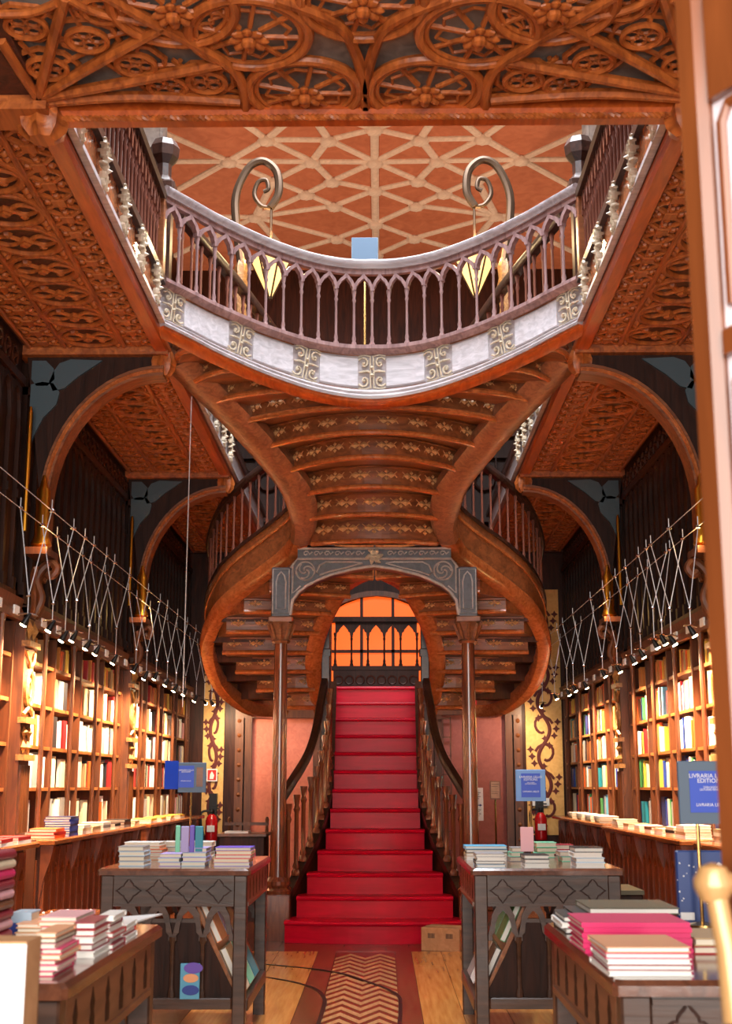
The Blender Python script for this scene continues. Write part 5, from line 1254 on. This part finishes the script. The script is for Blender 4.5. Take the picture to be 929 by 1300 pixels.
# fire extinguishers and their signs on the back wall
for (x, yb_, s, nm) in ((268, 1068, -1, 'left'), (687, 1066, 1, 'right')):
    p = at(x, yb_, Y=17.2); z0 = p.z
    t = thing('fire_extinguisher', 'red fire extinguisher hung on the %s scroll panel' % nm, 'fire extinguisher', (p.x, 17.2, z0))
    MB().lathe([(.075, z0), (.08, z0+.02), (.08, z0+.26), (.06, z0+.31), (.03, z0+.34)], 16, (p.x, 17.2, 0)).build('cylinder', 'extinguisher_red', t, True)
    MB().lathe([(.025, z0+.34), (.03, z0+.37), (.02, z0+.40)], 10, (p.x, 17.2, 0)).box(p.x-.02, p.x+.09, 17.19, 17.21, z0+.40, z0+.42).box(p.x-.02, p.x+.08, 17.19, 17.21, z0+.44, z0+.455).build('valve', 'black_metal', t)
    MB().tube(smooth_path([(p.x-.02, 17.2, z0+.38), (p.x-.13, 17.19, z0+.36), (p.x-.13, 17.17, z0+.2), (p.x-.09, 17.15, z0+.08)], 5), .014, 6).build('hose', 'black_metal', t, True)
    MB().box(p.x-.05, p.x+.05, 17.115, 17.12, z0+.12, z0+.2).build('label_print', 'white_card', t)
    MB().box(p.x-.05, p.x+.05, 17.28, 17.37, z0+.15, z0+.6).build('bracket', 'black_metal', t)
a = at(262, 992, Y=17.35); b = at(276, 976, Y=17.35)
o = MB().box(a.x, b.x, 17.345, 17.36, a.z, b.z).build('fire_sign', 'white_card'); tag(o, 'square red and white fire sign on the left scroll panel', 'sign')
MB().box(a.x+.015, b.x-.015, 17.342, 17.345, a.z+.015, b.z-.015).build('sign_print', 'sign_red', o)
xm = (a.x+b.x)/2; MB().prism([(xm-.03, a.z+.03), (xm+.02, a.z+.03), (xm+.03, a.z+.08), (xm, b.z-.03), (xm-.025, a.z+.09)], 17.340, 17.342, 'XZ').build('sign_print', 'white_card', o)
a = at(676, 1023, Y=17.35); b = at(697, 1013, Y=17.35)
tag(MB().box(a.x, b.x, 17.345, 17.36, a.z, b.z).build('fire_sign', 'white_card'), 'narrow white sign above the right fire extinguisher', 'sign')

# ================================================================== LOOSE THINGS
a = at(548, 1207, Z=0)
t = thing('cardboard_box', 'brown cardboard box on the floor at the foot of the red stairs', 'box', (a.x+.12, a.y+.12, 0), -.35)
MB().bbox(-.17, .17, -.14, .14, 0, .185, .004).build('body', 'cardboard', t, world=False)
MB().box(-.17, .17, -.02, .02, .1855, .187).build('tape', 'book_tan', t, world=False)
for (x, n) in ((-.08, 7), (.08, 7)):
    m = MB()
    for k in range(n): m.box(x-.03+k*.009, x-.03+k*.009+.005, -.1415, -.14, .10, .14)
    m.build('barcode_print', 'print_dark', t, world=False)
m = MB()
for k in range(8): m.box(-.171, -.17, -.05+k*.012, -.044+k*.012, .09, .13)
m.build('barcode_print', 'print_dark', t, world=False)
# low wooden case with a rail, in front of the pink doorway
a = at(278, 1062, Y=13.9); b = at(336, 1062, Y=13.9)
t = thing('low_case', 'low dark wooden case with a raised rail before the pink doorway', 'case', ((a.x+b.x)/2, 14.1, 0))
MB().bbox(a.x, b.x, 13.9, 14.4, 0, a.z, .01).build('body', 'dark_wood', t); MB().bbox(a.x-.02, b.x+.02, 13.88, 14.42, a.z, a.z+.03, .006).build('top', 'table_side_wood', t)
for x in (a.x+.05, b.x-.02): MB().lathe([(.02, a.z+.03), (.014, a.z+.1), (.022, a.z+.16), (.01, a.z+.19)], 8, (x, 14.38, 0)).build('post', 'case_wood', t, True)
MB().box(a.x, b.x, 14.365, 14.395, a.z+.1, a.z+.13).build('rail', 'case_wood', t)
o = MB().box(a.x+.05, a.x+.3, 13.95, 14.2, a.z+.03, a.z+.05).build('paper_pile', 'white_paper'); tag(o, 'flat pile of white papers on the low case before the pink doorway', 'papers')
# studded wooden stool top at the left
p = at(84, 1160, Z=.62)
t = thing('studded_stool', 'low orange wooden stool with a pearl-studded top near the left counter', 'stool', (p.x, p.y, 0))
MB().bbox(-.17, .17, -.02, .3, .585, .62, .012).build('seat', 'counter_top', t, world=False)
for x in (-.14, .14):
    for y in (.02, .26): MB().box(x-.02, x+.02, y-.02, y+.02, 0, .585).build('leg', 'counter_wood', t, world=False)
sd = MB().lathe([(.009, 0), (.008, .006), (.003, .01)], 8).mesh('stud', 'white_card', True)
for k in range(9): inst('stud', sd, t, (-.14+.035*k, .02+.028*(k % 4)*2, .62), world=False)
# dark crate beside the right table
a = at(777, 1145, Z=.3); t = thing('crate', 'dark green-topped crate standing right of the right table', 'crate', (1.52, 8.4, 0))
MB().bbox(-.12, .12, -.25, .25, 0, .72, .008).build('body', 'darker_wood', t, world=False); MB().box(-.125, .125, -.26, .26, .72, .745).build('lid', 'book_olive', t, world=False)
# table castor
o = MB().lathe([(.03, 0), (.035, .02), (.03, .04)], 12).box(-.01, .01, -.01, .01, .04, .2).build('castor', 'black_metal', tBR, world=False); o.location = (.05, .2, 0)

# ================================================================== THE OPEN DOOR AT THE RIGHT EDGE
dY = 1.75
e = at(884, 420, Y=dY)
dn = thing('entrance_door', 'blurred wooden entrance door with glazed panels at the right edge', 'door', (e.x, dY, 0))
ang = -1.02   # the leaf swings back towards the visitor
dirx = Vector((math.cos(ang), math.sin(ang), 0)); nor = Vector((dirx.y, -dirx.x, 0))
Md = Matrix.Translation((e.x, dY, 0)) @ Matrix.Rotation(ang, 4, 'Z')
def D_(m, n, mat, sm=False): return m.build(n, mat, dn, sm)
D_(MB(Md).bbox(0, .055, -.02, .03, .02, 3.4, .012), 'stile', 'door_wood')
D_(MB(Md).bbox(.62, .70, -.02, .03, .02, 3.4, .012), 'stile', 'door_wood')
zr = [(.02, .22), (at(905, 1090, Y=dY-.1).z-.09, at(905, 1090, Y=dY-.1).z+.02), (at(905, 755, Y=dY-.1).z-.04, at(905, 755, Y=dY-.1).z+.03), (at(905, 420, Y=dY-.1).z-.02, at(905, 420, Y=dY-.1).z+.02), (at(905, 108, Y=dY-.1).z-.0, at(905, 108, Y=dY-.1).z+.2), (3.25, 3.4)]
for z0, z1 in zr: D_(MB(Md).bbox(.055, .62, -.015, .025, z0, z1, .006), 'rail', 'door_wood')
for (a_, b_) in zip(zr[1:], zr[2:]):
    z0, z1 = a_[1], b_[0]
    glass = z1 > 1.7
    D_(MB(Md).box(.055, .62, .0, .008, z0, z1), 'glass_pane' if glass else 'panel', 'door_glass' if glass else 'door_wood')
    if glass: D_(MB(Md).tube([(.075, -.006, z0+.03), (.075, -.006, z1-.04), (.09, -.006, z1-.015), (.35, -.006, z1-.01), (.6, -.006, z1-.015), (.6, -.006, z0+.03)], .008, 6), 'bead', 'door_wood', True)
D_(MB(Md).box(.055, .62, -.005, .01, .22, zr[1][0]), 'panel', 'door_wood')
# ivory and brass lever
zk = at(888, 1121, Y=1.65).z
k3 = Vector((e.x, dY, 0))+dirx*.075; k3.z = zk; k1 = k3+nor*.1; k2 = at(936, 1300, Y=1.60)
hd = MB(Matrix.Translation(k3+nor*.022) @ nor.to_track_quat('Z', 'Y').to_matrix().to_4x4()).lathe([(.032, -.004), (.032, .002), (.014, .012)], 16).build('handle', 'ivory_brass', dn, True); hd['label'] = 'ivory and brass lever handle'
MB(Matrix.Translation(k1)).lathe([(.003, -.025), (.016, -.02), (.024, -.004), (.024, .004), (.016, .02), (.003, .025)], 16).build('knob', 'ivory_brass', hd, True)
MB().tube([k1, (k1+k2)/2+Vector((.003, 0, .002)), k2], [.013, .014, .017], 12).build('lever', 'ivory_brass', hd, True)
MB().tube([k1, k3], .013, 12).build('spindle', 'ivory_brass', hd, True)
